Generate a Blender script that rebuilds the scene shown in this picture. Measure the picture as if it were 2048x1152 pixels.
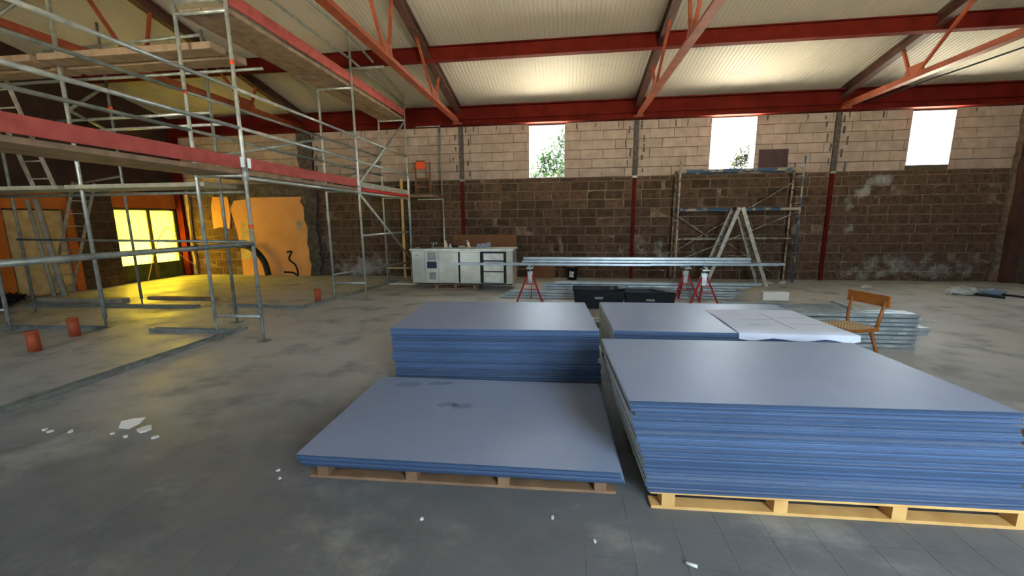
import bpy, bmesh, math, random
from mathutils import Vector, Matrix, Euler
random.seed(7)
PI = math.pi
sc = bpy.context.scene
for o in list(bpy.data.objects):
    bpy.data.objects.remove(o, do_unlink=True)
C = sc.collection

# ------------------------------------------------------------------ camera
F_PX, VPX, VPY, CAM_H, ROLL = 810.0, 1130.0, 438.0, 1.71, -0.009
d = Vector((VPX - 1024, 576 - VPY, -F_PX)).normalized()          # world +Y seen from the camera
u0 = Vector((math.sin(ROLL), math.cos(ROLL), 0))
up = (u0 + Vector((0, 0, -u0.dot(d) / d.z))).normalized()
xx = d.cross(up)
rot = Matrix((xx, d, up))                                         # world rows -> camera local axes as columns
cam = bpy.data.cameras.new('camera')
cam.sensor_fit = 'HORIZONTAL'; cam.sensor_width = 36.0; cam.lens = F_PX * 36.0 / 2048.0
cam.clip_start = 0.05; cam.clip_end = 400
camo = bpy.data.objects.new('camera', cam); C.objects.link(camo)
camo.matrix_world = Matrix.Translation((0, 0, CAM_H)) @ rot.to_4x4()
sc.camera = camo

# ------------------------------------------------------------------ light
EXPOSURE = 4.46
SKY = 1.0
world = bpy.data.worlds.new('sky'); sc.world = world; world.use_nodes = True
bg = world.node_tree.nodes['Background']
bg.inputs['Color'].default_value = (0.70, 0.86, 1.0, 1); bg.inputs['Strength'].default_value = SKY
sun = bpy.data.lights.new('sun', 'SUN'); sun.energy = 13.0; sun.angle = 0.02; sun.color = (1.0, 0.94, 0.84)
suno = bpy.data.objects.new('sun', sun); C.objects.link(suno)
suno.rotation_euler = Vector((0.25, -0.2, -0.95)).to_track_quat('-Z', 'Y').to_euler()
suno.location = (-30, 0, 30)
def portal(name, loc, direction, w, h):
    l = bpy.data.lights.new(name, 'AREA'); l.shape = 'RECTANGLE'; l.size = w; l.size_y = h
    l.cycles.is_portal = True
    o = bpy.data.objects.new(name, l); C.objects.link(o)
    o.location = loc; o.rotation_euler = Vector(direction).to_track_quat('-Z', 'Y').to_euler()
vs = sc.view_settings
vs.view_transform = 'Standard'; vs.look = 'None'; vs.exposure = EXPOSURE; vs.gamma = 1.0; vs.use_curve_mapping = False

# ------------------------------------------------------------------ helpers
def lin(r, g, b):
    f = lambda c: (c / 255 / 12.92) if c / 255 <= 0.04045 else ((c / 255 + 0.055) / 1.055) ** 2.4
    return (f(r), f(g), f(b), 1)
def mat(name, col, rough=0.7, metal=0.0, col2=None, scale=6.0, bump=0.0, bscale=40.0, rand=0.0, spec=0.3, detail=5.0, lo=0.35, hi=0.65):
    m = bpy.data.materials.new(name); m.use_nodes = True
    nt = m.node_tree; n = nt.nodes; L = nt.links; b = n['Principled BSDF']
    b.inputs['Roughness'].default_value = rough; b.inputs['Metallic'].default_value = metal
    b.inputs['Specular IOR Level'].default_value = spec
    b.inputs['Base Color'].default_value = col
    geo = n.new('ShaderNodeNewGeometry')
    out = None
    if col2 is not None:
        no = n.new('ShaderNodeTexNoise'); no.inputs['Scale'].default_value = scale; no.inputs['Detail'].default_value = detail
        L.new(geo.outputs['Position'], no.inputs['Vector'])
        r = n.new('ShaderNodeValToRGB'); r.color_ramp.elements[0].color = col; r.color_ramp.elements[1].color = col2
        r.color_ramp.elements[0].position = lo; r.color_ramp.elements[1].position = hi
        L.new(no.outputs['Fac'], r.inputs['Fac']); out = r.outputs['Color']
    if rand > 0:
        oi = n.new('ShaderNodeObjectInfo'); mr = n.new('ShaderNodeMapRange')
        mr.inputs['To Min'].default_value = 1 - rand; mr.inputs['To Max'].default_value = 1 + rand
        L.new(oi.outputs['Random'], mr.inputs['Value'])
        h = n.new('ShaderNodeHueSaturation')
        if out is not None: L.new(out, h.inputs['Color'])
        else: h.inputs['Color'].default_value = col
        L.new(mr.outputs['Result'], h.inputs['Value']); out = h.outputs['Color']
    if out is not None: L.new(out, b.inputs['Base Color'])
    if bump > 0:
        nb = n.new('ShaderNodeTexNoise'); nb.inputs['Scale'].default_value = bscale; nb.inputs['Detail'].default_value = 6
        L.new(geo.outputs['Position'], nb.inputs['Vector'])
        bp = n.new('ShaderNodeBump'); bp.inputs['Strength'].default_value = bump; bp.inputs['Distance'].default_value = 0.02
        L.new(nb.outputs['Fac'], bp.inputs['Height']); L.new(bp.outputs['Normal'], b.inputs['Normal'])
    return m
def obj(name, me, m=None, parent=None, loc=(0, 0, 0), rz=0.0, rot=None, scale=None):
    o = bpy.data.objects.new(name, me); C.objects.link(o)
    if m is not None and me is not None and len(me.materials) == 0: me.materials.append(m)
    o.location = loc
    o.rotation_euler = rot if rot is not None else (0, 0, rz)
    if scale is not None: o.scale = scale
    if parent is not None: o.parent = parent
    return o
def tag(o, label, cat, group=None):
    o['label'] = label; o['category'] = cat
    if group: o['group'] = group
    return o
def thing(name, label, cat, loc=(0, 0, 0), rz=0.0, group=None):
    o = bpy.data.objects.new(name, None); C.objects.link(o); o.empty_display_size = 0.1
    o.location = loc; o.rotation_euler = (0, 0, rz)
    return tag(o, label, cat, group)
def struct(o):
    o['kind'] = 'structure'; return o
class B:
    """collects boxes, tubes and prisms into one mesh"""
    def __init__(s): s.bm = bmesh.new()
    def box(s, x0, x1, y0, y1, z0, z1, mi=0):
        v = [s.bm.verts.new(p) for p in ((x0,y0,z0),(x1,y0,z0),(x1,y1,z0),(x0,y1,z0),(x0,y0,z1),(x1,y0,z1),(x1,y1,z1),(x0,y1,z1))]
        for q in ((3,2,1,0),(4,5,6,7),(0,1,5,4),(1,2,6,5),(2,3,7,6),(3,0,4,7)):
            f = s.bm.faces.new([v[i] for i in q]); f.material_index = mi
        return s
    def bar(s, p0, p1, w, h, upv=(0, 0, 1), mi=0):
        p0, p1 = Vector(p0), Vector(p1); t = (p1 - p0).normalized(); u = Vector(upv)
        a = t.cross(u)
        if a.length < 1e-4: a = t.cross(Vector((1, 0, 0)))
        a.normalize(); b = a.cross(t).normalized(); a *= w / 2; b *= h / 2
        v = [s.bm.verts.new(p) for p in (p0-a-b, p0+a-b, p0+a+b, p0-a+b, p1-a-b, p1+a-b, p1+a+b, p1-a+b)]
        for q in ((0,1,2,3),(7,6,5,4),(4,5,1,0),(5,6,2,1),(6,7,3,2),(7,4,0,3)):
            f = s.bm.faces.new([v[i] for i in q]); f.material_index = mi
        return s
    def tube(s, pts, r, n=8, mi=0, cap=True):
        pts = [Vector(p) for p in pts]; rings = []
        rr = r if isinstance(r, (list, tuple)) else [r] * len(pts)
        ref = None
        for i, p in enumerate(pts):
            t = (pts[min(i+1, len(pts)-1)] - pts[max(i-1, 0)]).normalized()
            if ref is None or abs(t.dot(ref)) > 0.95:
                ref = Vector((0, 0, 1)) if abs(t.z) < 0.9 else Vector((1, 0, 0))
            a = t.cross(ref).normalized(); b = t.cross(a).normalized()
            rings.append([s.bm.verts.new(p + rr[i]*(math.cos(2*PI*k/n)*a + math.sin(2*PI*k/n)*b)) for k in range(n)])
        for A, Bn in zip(rings, rings[1:]):
            for k in range(n):
                f = s.bm.faces.new((A[k], A[(k+1) % n], Bn[(k+1) % n], Bn[k])); f.smooth = True; f.material_index = mi
        if cap:
            for R in (rings[0], rings[-1]):
                f = s.bm.faces.new(R); f.material_index = mi
        return s
    def prism(s, poly, y0, y1, axis='y', mi=0):
        """polygon extruded along an axis; poly gives the other two coordinates"""
        mk = {'y': lambda a, b, t: (a, t, b), 'x': lambda a, b, t: (t, a, b), 'z': lambda a, b, t: (a, b, t)}[axis]
        A = [s.bm.verts.new(mk(a, b, y0)) for a, b in poly]; Z = [s.bm.verts.new(mk(a, b, y1)) for a, b in poly]
        n = len(poly); fs = [s.bm.faces.new(A), s.bm.faces.new(Z[::-1])]
        for i in range(n): fs.append(s.bm.faces.new((A[i], Z[i], Z[(i+1) % n], A[(i+1) % n])))
        for f in fs: f.material_index = mi
        return s
    def lathe(s, prof, n=16, mi=0, c=(0, 0, 0)):
        rings = [[s.bm.verts.new((c[0]+r*math.cos(2*PI*k/n), c[1]+r*math.sin(2*PI*k/n), c[2]+z)) for k in range(n)] for r, z in prof]
        for A, Bn in zip(rings, rings[1:]):
            for k in range(n):
                f = s.bm.faces.new((A[k], A[(k+1) % n], Bn[(k+1) % n], Bn[k])); f.smooth = True; f.material_index = mi
        if prof[0][0] > 1e-4: s.bm.faces.new(rings[0][::-1])
        return s
    def mesh(s, name, *mats, bevel=0.0):
        if bevel > 0:
            bmesh.ops.bevel(s.bm, geom=list(s.bm.edges), offset=bevel, segments=1, affect='EDGES', clamp_overlap=True)
        bmesh.ops.recalc_face_normals(s.bm, faces=s.bm.faces)
        me = bpy.data.meshes.new(name); s.bm.to_mesh(me); s.bm.free()
        for m in mats: me.materials.append(m)
        return me
def jag(pts, n, a, seed):
    r = random.Random(seed); out = []
    for p, q in zip(pts, pts[1:] + pts[:1]):
        for i in range(n):
            t = i / n; k = 0 if i == 0 else 1
            out.append((p[0] + (q[0]-p[0])*t + k*r.uniform(-a, a), p[1] + (q[1]-p[1])*t + k*r.uniform(-a, a)))
    return out
def copy_tree(o, parent=None):
    c = o.copy(); C.objects.link(c)
    if parent is not None:
        c.parent = parent
    for ch in list(o.children): copy_tree(ch, c)
    return c
def tube_obj(name, p0, p1, r, m, parent=None, n=8):
    return obj(name, B().tube([p0, p1], r, n).mesh(name, m), None, parent)
def box_obj(name, x0, x1, y0, y1, z0, z1, m, parent=None, bevel=0.0):
    return obj(name, B().box(x0, x1, y0, y1, z0, z1).mesh(name, m, bevel=bevel), None, parent)

# ------------------------------------------------------------------ materials
M = {}
def smear_mat(name, c1, c2, smear, rand, mask):
    """block material with pale smears where old plaster or salts cling"""
    m = mat(name, c1, 0.92, 0, c2, 9, 0.6, 60, rand, 0.15)
    nt = m.node_tree; n = nt.nodes; L = nt.links; b = n['Principled BSDF']
    src = b.inputs['Base Color'].links[0].from_socket
    geo = n.new('ShaderNodeNewGeometry'); sep = n.new('ShaderNodeSeparateXYZ'); L.new(geo.outputs['Position'], sep.inputs[0])
    no = n.new('ShaderNodeTexNoise'); no.inputs['Scale'].default_value = 3.2; no.inputs['Detail'].default_value = 8; no.inputs['Roughness'].default_value = 0.7
    L.new(geo.outputs['Position'], no.inputs['Vector'])
    tot = None
    for (cx, cz, rx, rz_, amt) in mask:
        def ax(sock, c, r):
            s1 = n.new('ShaderNodeMath'); s1.operation = 'SUBTRACT'; L.new(sock, s1.inputs[0]); s1.inputs[1].default_value = c
            s2 = n.new('ShaderNodeMath'); s2.operation = 'DIVIDE'; L.new(s1.outputs[0], s2.inputs[0]); s2.inputs[1].default_value = r
            s3 = n.new('ShaderNodeMath'); s3.operation = 'MULTIPLY'; L.new(s2.outputs[0], s3.inputs[0]); L.new(s2.outputs[0], s3.inputs[1])
            return s3.outputs[0]
        a = n.new('ShaderNodeMath'); a.operation = 'ADD'; L.new(ax(sep.outputs['X'], cx, rx), a.inputs[0]); L.new(ax(sep.outputs['Z'], cz, rz_), a.inputs[1])
        e = n.new('ShaderNodeMapRange'); L.new(a.outputs[0], e.inputs['Value']); e.inputs['From Min'].default_value = 1.0; e.inputs['From Max'].default_value = 0.0
        e.inputs['To Min'].default_value = 0.0; e.inputs['To Max'].default_value = amt
        if tot is None: tot = e.outputs[0]
        else:
            mx = n.new('ShaderNodeMath'); mx.operation = 'MAXIMUM'; L.new(tot, mx.inputs[0]); L.new(e.outputs[0], mx.inputs[1]); tot = mx.outputs[0]
    ad = n.new('ShaderNodeMath'); ad.operation = 'ADD'; L.new(tot, ad.inputs[0]); L.new(no.outputs['Fac'], ad.inputs[1])
    rmp = n.new('ShaderNodeMapRange'); L.new(ad.outputs[0], rmp.inputs['Value']); rmp.inputs['From Min'].default_value = 0.66; rmp.inputs['From Max'].default_value = 0.86
    mix = n.new('ShaderNodeMix'); mix.data_type = 'RGBA'; L.new(rmp.outputs[0], mix.inputs['Factor'])
    L.new(src, mix.inputs[6]); mix.inputs[7].default_value = smear
    L.new(mix.outputs[2], b.inputs['Base Color'])
    return m
SMEARS = [(8.05, 2.62, 0.5, 0.22, 0.34), (7.7, 2.35, 0.32, 0.3, 0.32), (7.42, 1.95, 0.2, 0.35, 0.26), (7.5, 1.35, 0.3, 0.2, 0.2), (9.0, 0.35, 2.6, 0.55, 0.25), (-6.4, 0.3, 1.6, 0.45, 0.3), (1.9, 0.9, 1.6, 0.4, 0.16), (3.0, 0.7, 1.0, 0.5, 0.14)]
M['block_dark'] = smear_mat('grey_brown_block', lin(72, 56, 42), lin(94, 74, 58), lin(150, 146, 138), 0.28, SMEARS)
M['mortar'] = smear_mat('pale_mortar', lin(132, 112, 90), lin(98, 82, 66), lin(165, 160, 148), 0.0, SMEARS)
M['block_light'] = mat('white_aerated_block', lin(172, 153, 138), 0.9, 0, lin(156, 137, 122), 5, 0.25, 80, 0.07, 0.15)
M['joint_dark'] = mat('recessed_joint', lin(96, 82, 70), 0.95, 0, lin(76, 66, 57), 8)
M['concrete'] = mat('rough_concrete', lin(96, 90, 82), 0.95, 0, lin(70, 64, 58), 7, 0.9, 14, 0, 0.1)
M['orange_plaster'] = mat('orange_plaster', lin(206, 146, 88), 0.85, 0, lin(218, 160, 102), 1.4, 0.1, 30, 0, 0.15)
M['orange_deep'] = mat('deep_orange_paint', lin(196, 112, 44), 0.8, 0, lin(178, 96, 36), 2, 0.1, 30)
M['yellow_plaster'] = mat('pale_plaster_patch', lin(206, 182, 128), 0.9, 0, lin(180, 152, 100), 5, 0.2, 30)
M['brown_wall'] = mat('dark_brown_gable', lin(66, 48, 38), 0.9, 0, lin(50, 36, 30), 2, 0.2, 12)
M['red_steel'] = mat('red_oxide_steel', lin(94, 25, 17), 0.8, 0.0, lin(78, 19, 12), 3, 0.05, 30, 0, 0.08)
M['orange_steel'] = mat('orange_primer_steel', lin(152, 74, 44), 0.6, 0.0, lin(126, 58, 36), 4, 0.05, 30)
M['dark_steel'] = mat('dark_brown_steel', lin(88, 58, 46), 0.65, 0.0, lin(70, 46, 38), 3, 0.05, 30)
M['grey_column'] = mat('grey_painted_column', lin(92, 84, 76), 0.8, 0, lin(66, 60, 54), 10)
M['galv'] = mat('galvanised_steel', lin(202, 207, 200), 0.38, 0.55, lin(168, 175, 172), 12, 0, 10, 0, 0.5)
M['galv_dull'] = mat('dull_galvanised_steel', lin(156, 161, 154), 0.5, 0.5, lin(128, 133, 128), 9)
M['track'] = mat('galvanised_profile', lin(186, 198, 202), 0.36, 0.7, lin(166, 178, 184), 8)
M['deck_wood'] = mat('grey_brown_deck_plywood', lin(150, 128, 106), 0.85, 0, lin(124, 104, 86), 6, 0.1, 30)
M['deck_grey'] = mat('light_grey_deck', lin(168, 164, 148), 0.8, 0, lin(146, 142, 128), 6)
M['red_board'] = mat('red_painted_board', lin(178, 88, 82), 0.85, 0, lin(156, 72, 68), 5, 0.1, 20)
M['red_paint'] = mat('red_edge_paint', lin(176, 34, 26), 0.6)
M['orange_clip'] = mat('orange_plastic', lin(226, 84, 36), 0.5)
M['clip_white'] = mat('white_bracket', lin(210, 214, 214), 0.4, 0.4)
M['pipe'] = mat('orange_sewer_pipe', lin(172, 82, 48), 0.55, 0, lin(158, 72, 42), 4)
M['pallet_pale'] = mat('fresh_pale_pine', lin(228, 186, 118), 0.8, 0, lin(206, 160, 94), 5, 0.1, 30, 0.08)
M['pallet_grey'] = mat('weathered_pine', lin(158, 124, 92), 0.85, 0, lin(128, 100, 76), 5, 0.1, 30, 0.1)
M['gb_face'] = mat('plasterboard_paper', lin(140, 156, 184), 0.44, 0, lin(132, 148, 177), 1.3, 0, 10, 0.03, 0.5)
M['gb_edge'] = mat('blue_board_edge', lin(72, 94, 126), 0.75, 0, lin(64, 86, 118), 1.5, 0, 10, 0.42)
M['gb_end'] = mat('cut_gypsum_end', lin(196, 200, 196), 0.9, 0, lin(180, 184, 180), 6)
M['paper'] = mat('white_paper', lin(200, 209, 228), 0.85)
M['steel_sheet'] = mat('brushed_stainless', lin(212, 210, 194), 0.32, 0.5, lin(186, 184, 168), 2)
M['steel_bright'] = mat('bright_stainless', lin(226, 225, 214), 0.35, 0.4, lin(196, 196, 186), 7)
M['dark_gap'] = mat('dark_gasket', lin(34, 36, 38), 0.6)
M['navy'] = mat('dark_blue_display', lin(44, 50, 66), 0.35)
M['chair_wood'] = mat('varnished_brown_wood', lin(150, 92, 42), 0.4, 0, lin(122, 70, 30), 8)
M['weave'] = mat('beige_check_upholstery', lin(176, 150, 108), 0.9)
_n = M['weave'].node_tree; _c = _n.nodes.new('ShaderNodeTexChecker'); _c.inputs['Scale'].default_value = 55; _c.inputs['Color1'].default_value = lin(186, 164, 126); _c.inputs['Color2'].default_value = lin(132, 104, 68)
_t = _n.nodes.new('ShaderNodeTexCoord'); _n.links.new(_t.outputs['Object'], _c.inputs['Vector']); _n.links.new(_c.outputs['Color'], _n.nodes['Principled BSDF'].inputs['Base Color'])
M['black_plastic'] = mat('black_plastic', lin(30, 32, 36), 0.5)
M['red_stand'] = mat('red_enamel', lin(160, 34, 34), 0.45)
M['cardboard'] = mat('brown_cardboard', lin(126, 88, 58), 0.9, 0, lin(110, 76, 50), 3)
M['blue_paint'] = mat('chipped_blue_paint', lin(58, 82, 104), 0.6, 0, lin(156, 144, 122), 4, 0, 10, 0, 0.3, 5, 0.5, 0.58)
M['ladder_alu'] = mat('worn_aluminium', lin(196, 192, 180), 0.45, 0.5, lin(160, 154, 142), 9)
M['stained_tube'] = mat('plaster_stained_tube', lin(176, 164, 146), 0.7, 0.1, lin(112, 96, 80), 9, 0, 10, 0, 0.3, 5, 0.45, 0.6)
M['dark_board'] = mat('dark_brown_board', lin(74, 54, 50), 0.6, 0, lin(62, 46, 44), 4)
M['green_door'] = mat('dark_green_panel', lin(52, 66, 36), 0.5)
M['door_frame'] = mat('dark_olive_frame', lin(96, 84, 40), 0.6)
M['white_foam'] = mat('white_gypsum', lin(222, 222, 216), 0.9)
M['black_rubber'] = mat('black_rubber', lin(34, 30, 28), 0.6)
M['bark'] = mat('bark', lin(90, 74, 58), 0.9)
M['ground'] = mat('pale_gravel', lin(202, 196, 178), 0.95, 0, lin(186, 182, 160), 0.6)
M['bag_blue'] = mat('blue_plastic_bag', lin(112, 130, 146), 0.5)
M['bag_white'] = mat('dusty_white_plastic', lin(190, 192, 186), 0.6, 0, lin(150, 150, 142), 9)
M['flesh'] = mat('pinkish_dried_foam', lin(206, 184, 166), 0.8)
def leaf_mat(name, c):
    m = bpy.data.materials.new(name); m.use_nodes = True; nt = m.node_tree; n = nt.nodes; L = nt.links
    b = n['Principled BSDF']; b.inputs['Base Color'].default_value = c; b.inputs['Roughness'].default_value = 0.6
    t = n.new('ShaderNodeBsdfTranslucent'); t.inputs['Color'].default_value = c
    mx = n.new('ShaderNodeMixShader'); mx.inputs[0].default_value = 0.5
    L.new(b.outputs[0], mx.inputs[1]); L.new(t.outputs[0], mx.inputs[2]); L.new(mx.outputs[0], n['Material Output'].inputs[0])
    return m
M['leaf'] = leaf_mat('green_leaf', (0.008, 0.0215, 0.003, 1)); M['leaf_y'] = leaf_mat('yellow_green_leaf', (0.010, 0.012, 0.0018, 1))
# translucent yellow film on the doors
m = bpy.data.materials.new('translucent_yellow_film'); m.use_nodes = True; nt = m.node_tree
t = nt.nodes.new('ShaderNodeBsdfTranslucent'); t.inputs['Color'].default_value = (0.74, 0.63, 0.13, 1)
df = nt.nodes.new('ShaderNodeBsdfDiffuse'); df.inputs['Color'].default_value = (0.35, 0.28, 0.08, 1)
mx = nt.nodes.new('ShaderNodeMixShader'); mx.inputs[0].default_value = 0.88
nt.links.new(df.outputs[0], mx.inputs[1]); nt.links.new(t.outputs[0], mx.inputs[2]); nt.links.new(mx.outputs[0], nt.nodes['Material Output'].inputs[0])
M['film'] = m
# floor: worn screed, dust pale towards the back and left, dark trodden coating in front of the stacks
def floor_mat(name, dark_tiles=False):
    m = bpy.data.materials.new(name); m.use_nodes = True; nt = m.node_tree; n = nt.nodes; L = nt.links; b = n['Principled BSDF']
    geo = n.new('ShaderNodeNewGeometry'); sep = n.new('ShaderNodeSeparateXYZ'); L.new(geo.outputs['Position'], sep.inputs[0])
    def noise(s, det, rgh, st=(1, 1, 1)):
        mp = n.new('ShaderNodeMapping'); mp.inputs['Scale'].default_value = st; L.new(geo.outputs['Position'], mp.inputs['Vector'])
        q = n.new('ShaderNodeTexNoise'); q.inputs['Scale'].default_value = s; q.inputs['Detail'].default_value = det; q.inputs['Roughness'].default_value = rgh
        L.new(mp.outputs[0], q.inputs['Vector']); return q.outputs['Fac']
    def mth(op, a, c):
        q = n.new('ShaderNodeMath'); q.operation = op
        for i, v in enumerate((a, c)):
            if isinstance(v, (int, float)): q.inputs[i].default_value = v
            else: L.new(v, q.inputs[i])
        return q.outputs[0]
    def rng(v, a, c, lo=0.0, hi=1.0):
        q = n.new('ShaderNodeMapRange'); q.interpolation_type = 'SMOOTHSTEP'; L.new(v, q.inputs['Value'])
        q.inputs['From Min'].default_value = a; q.inputs['From Max'].default_value = c; q.inputs['To Min'].default_value = lo; q.inputs['To Max'].default_value = hi
        return q.outputs[0]
    def mixc(f, a, c):
        q = n.new('ShaderNodeMix'); q.data_type = 'RGBA'; L.new(f, q.inputs['Factor'])
        for i, v in ((6, a), (7, c)):
            if isinstance(v, tuple): q.inputs[i].default_value = v
            else: L.new(v, q.inputs[i])
        return q.outputs[2]
    big = noise(0.55, 6, 0.6); mid = noise(1.7, 9, 0.62, (1, 1.15, 1)); fine = noise(18, 6, 0.7)
    # edge of the trodden area: wavy line in front
    edge = mth('ADD', mth('ADD', sep.outputs['Y'], mth('MULTIPLY', sep.outputs['X'], -0.12)), mth('MULTIPLY', mth('SUBTRACT', big, 0.5), 5.0))
    pale = rng(edge, 2.2, 5.2)
    c = mixc(pale, lin(110, 113, 116), lin(172, 172, 168))
    stain = rng(mid, 0.48, 0.72, 0, 0.62)
    c = mixc(stain, c, lin(94, 96, 97))
    dust = rng(noise(1.1, 9, 0.66, (1, 1.3, 1)), 0.5, 0.72, 0, 0.5)
    c = mixc(dust, c, lin(182, 182, 174))
    spots = rng(fine, 0.62, 0.75, 0, 0.3); c = mixc(spots, c, lin(84, 82, 80))
    L.new(c, b.inputs['Base Color'])
    L.new(rng(mid, 0.3, 0.7, 0.42, 0.68), b.inputs['Roughness']); b.inputs['Specular IOR Level'].default_value = 0.35
    bp = n.new('ShaderNodeBump'); bp.inputs['Strength'].default_value = 0.25; bp.inputs['Distance'].default_value = 0.01; L.new(fine, bp.inputs['Height']); L.new(bp.outputs[0], b.inputs['Normal'])
    return m
M['floor'] = floor_mat('worn_screed')
M['ceiling'] = mat('white_sandwich_panel', lin(182, 174, 158), 0.62, 0.0, lin(174, 166, 150), 0.5, 0, 10, 0, 0.25)

# ------------------------------------------------------------------ room shell
XL, XR, YB, YF = -12.4, 11.35, 11.95, -2.2
RIDGE_Y = 4.88
def ceil_z(y): return 4.9 + 0.21 * (YB - y) if y >= RIDGE_Y else 4.9 + 0.21 * (YB - RIDGE_Y) - 0.21 * (RIDGE_Y - y)
struct(box_obj('ground', -70, 70, -60, 80, -0.6, -0.3, M['ground']))
floor_o = struct(box_obj('floor', XL - 0.3, XR + 0.3, YF - 0.3, YB + 0.3, -0.2, 0.0, M['floor']))
# faint quarry tiles in front of the stacks
tile_me = B().box(-0.1235, 0.1235, -0.1235, 0.1235, 0, 0.002).mesh('tile', M['floor'])
for i in range(24):
    for j in range(7):
        obj('tile', tile_me, None, floor_o, (-3.0 + 0.25 * i, 0.72 + 0.25 * j, 0.0))
# ceiling: ribbed panels on two slopes
def ceiling_mesh():
    bm = bmesh.new(); pitch = 0.09; x = XL - 0.3; prof = []
    while x < XR + 0.3:
        prof += [(x, 0.0), (x + 0.06, 0.0), (x + 0.066, 0.008), (x + 0.084, 0.008)]
        x += pitch
    rows = []
    for y in (YB + 0.35, RIDGE_Y, YF - 0.35):
        z = 4.9 + 0.21 * (YB - y) if y >= RIDGE_Y else ceil_z(y)
        rows.append([bm.verts.new((px, y, z + dz)) for px, dz in prof])
    tops = [[bm.verts.new((px, y, z)) for px in (XL - 0.3, XR + 0.3)] for y, z in ((YB + 0.35, 5.02), (RIDGE_Y, ceil_z(RIDGE_Y) + 0.15), (YF - 0.35, ceil_z(YF) + 0.1))]
    for a, b in zip(rows, rows[1:]):
        for i in range(len(prof) - 1): bm.faces.new((a[i], a[i+1], b[i+1], b[i]))
    for a, b in zip(tops, tops[1:]): bm.faces.new((a[0], b[0], b[1], a[1]))
    me = bpy.data.meshes.new('ceiling'); bm.to_mesh(me); bm.free(); me.materials.append(M['ceiling']); return me
struct(obj('ceiling', ceiling_mesh()))
WINS = [(-1.04, -0.03, 2.88, 4.30), (3.84, 4.98, 2.98, 4.32), (8.62, 9.6, 2.98, 4.30)]
TH = 0.30
ZS = 2.86                                             # height where grey blocks end and white blocks begin
wl = B(); wl.box(XL - 0.3, XR + 0.3, YB + 0.009, YB + TH, 0, ZS)
wall_back = struct(obj('wall_back', wl.mesh('wall_back', M['mortar'])))
wu = B(); xs = XL - 0.3
for (a, b_, z0, z1) in WINS:
    wu.box(xs, a, YB + 0.015, YB + TH, ZS, 4.9); wu.box(a, b_, YB + 0.015, YB + TH, ZS, max(z0, ZS + 0.005)); wu.box(a, b_, YB + 0.015, YB + TH, z1, 4.9); xs = b_
wu.box(xs, XR + 0.3, YB + 0.015, YB + TH, ZS, 4.9)
wall_up = struct(obj('wall_back_upper', wu.mesh('wall_back_upper', M['joint_dark'])))
for i, (a, b_, z0, z1) in enumerate(WINS):
    r = B(); z0 = max(z0, ZS + 0.005)
    r.box(a, a + 0.012, YB - 0.004, YB + TH, z0, z1); r.box(b_ - 0.012, b_, YB - 0.004, YB + TH, z0, z1)
    r.box(a + 0.012, b_ - 0.012, YB - 0.004, YB + TH, z1 - 0.012, z1); r.box(a + 0.012, b_ - 0.012, YB - 0.004, YB + TH, z0, z0 + 0.015)
    struct(obj('window_%d' % (i + 1), r.mesh('window_reveal', M['white_foam'])))
    portal('daylight_portal', ((a + b_) / 2, YB + TH + 0.01, (z0 + z1) / 2), (0, -1, 0), b_ - a, z1 - z0)
# blocks: chamfered, sharing a few meshes
def block_mesh(name, m, c):
    bm = bmesh.new()
    f = [bm.verts.new(p) for p in ((-.5+c[0], 0, -.5+c[1]), (.5-c[0], 0, -.5+c[1]), (.5-c[0], 0, .5-c[1]), (-.5+c[0], 0, .5-c[1]))]
    g = [bm.verts.new(p) for p in ((-.5, .25, -.5), (.5, .25, -.5), (.5, .25, .5), (-.5, .25, .5))]
    h = [bm.verts.new(p) for p in ((-.5, 1, -.5), (.5, 1, -.5), (.5, 1, .5), (-.5, 1, .5))]
    for v in f: v.co += Vector((random.uniform(-.012, .012), random.uniform(-.12, .12), random.uniform(-.03, .03)))
    bm.faces.new(f)
    for a, b in ((f, g), (g, h)):
        for i in range(4): bm.faces.new((a[i], b[i], b[(i+1) % 4], a[(i+1) % 4]))
    bmesh.ops.recalc_face_normals(bm, faces=bm.faces)
    me = bpy.data.meshes.new(name); bm.to_mesh(me); bm.free(); me.materials.append(m); return me
dark_me = [block_mesh('block', M['block_dark'], (.018, .04)) for _ in range(5)]
light_me = [block_mesh('block', M['block_light'], (.006, .015)) for _ in range(4)]
cand = []
rng_ = random.Random(3)
for k in range(12):
    z0 = k * 0.25; z1 = min(z0 + 0.25, ZS)
    if z1 - z0 < 0.06: continue
    x = XL + (0.0 if k % 2 else -0.25) + rng_.uniform(-.04, .04)
    while x < 11.0:
        w = 0.5 if rng_.random() > 0.06 else 0.27
        x0, x1 = max(x, XL), min(x + w, 11.0)
        cx = (x0 + x1) / 2
        if x1 - x0 > 0.08 and not (-10.45 < cx < -8.0 and z0 < 2.45):
            cand.append((cx, (z0 + z1) / 2, x1 - x0, z1 - z0))
        x += w
cand.sort(key=lambda q: abs(q[0]))
rest = bmesh.new()
for i, (cx, cz, w, h) in enumerate(cand):
    jx, jz = rng_.uniform(.014, .026), rng_.uniform(.014, .024)
    y = YB + rng_.uniform(-.006, .008)
    if i < 300:
        obj('block', dark_me[i % 5], None, wall_back, (cx, y, cz), scale=(w - jx, 0.06, h - jz))
    else:
        tmp = dark_me[i % 5].copy(); tmp.transform(Matrix.Translation((cx, y, cz)) @ Matrix.Diagonal((w - jx, 0.06, h - jz, 1))); rest.from_mesh(tmp); bpy.data.meshes.remove(tmp)
me = bpy.data.meshes.new('outlying_blocks'); rest.to_mesh(me); rest.free(); me.materials.append(M['block_dark'])
ob = obj('outlying_blocks', me, None, wall_back); ob['kind'] = 'stuff'
n_light = 0
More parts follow.
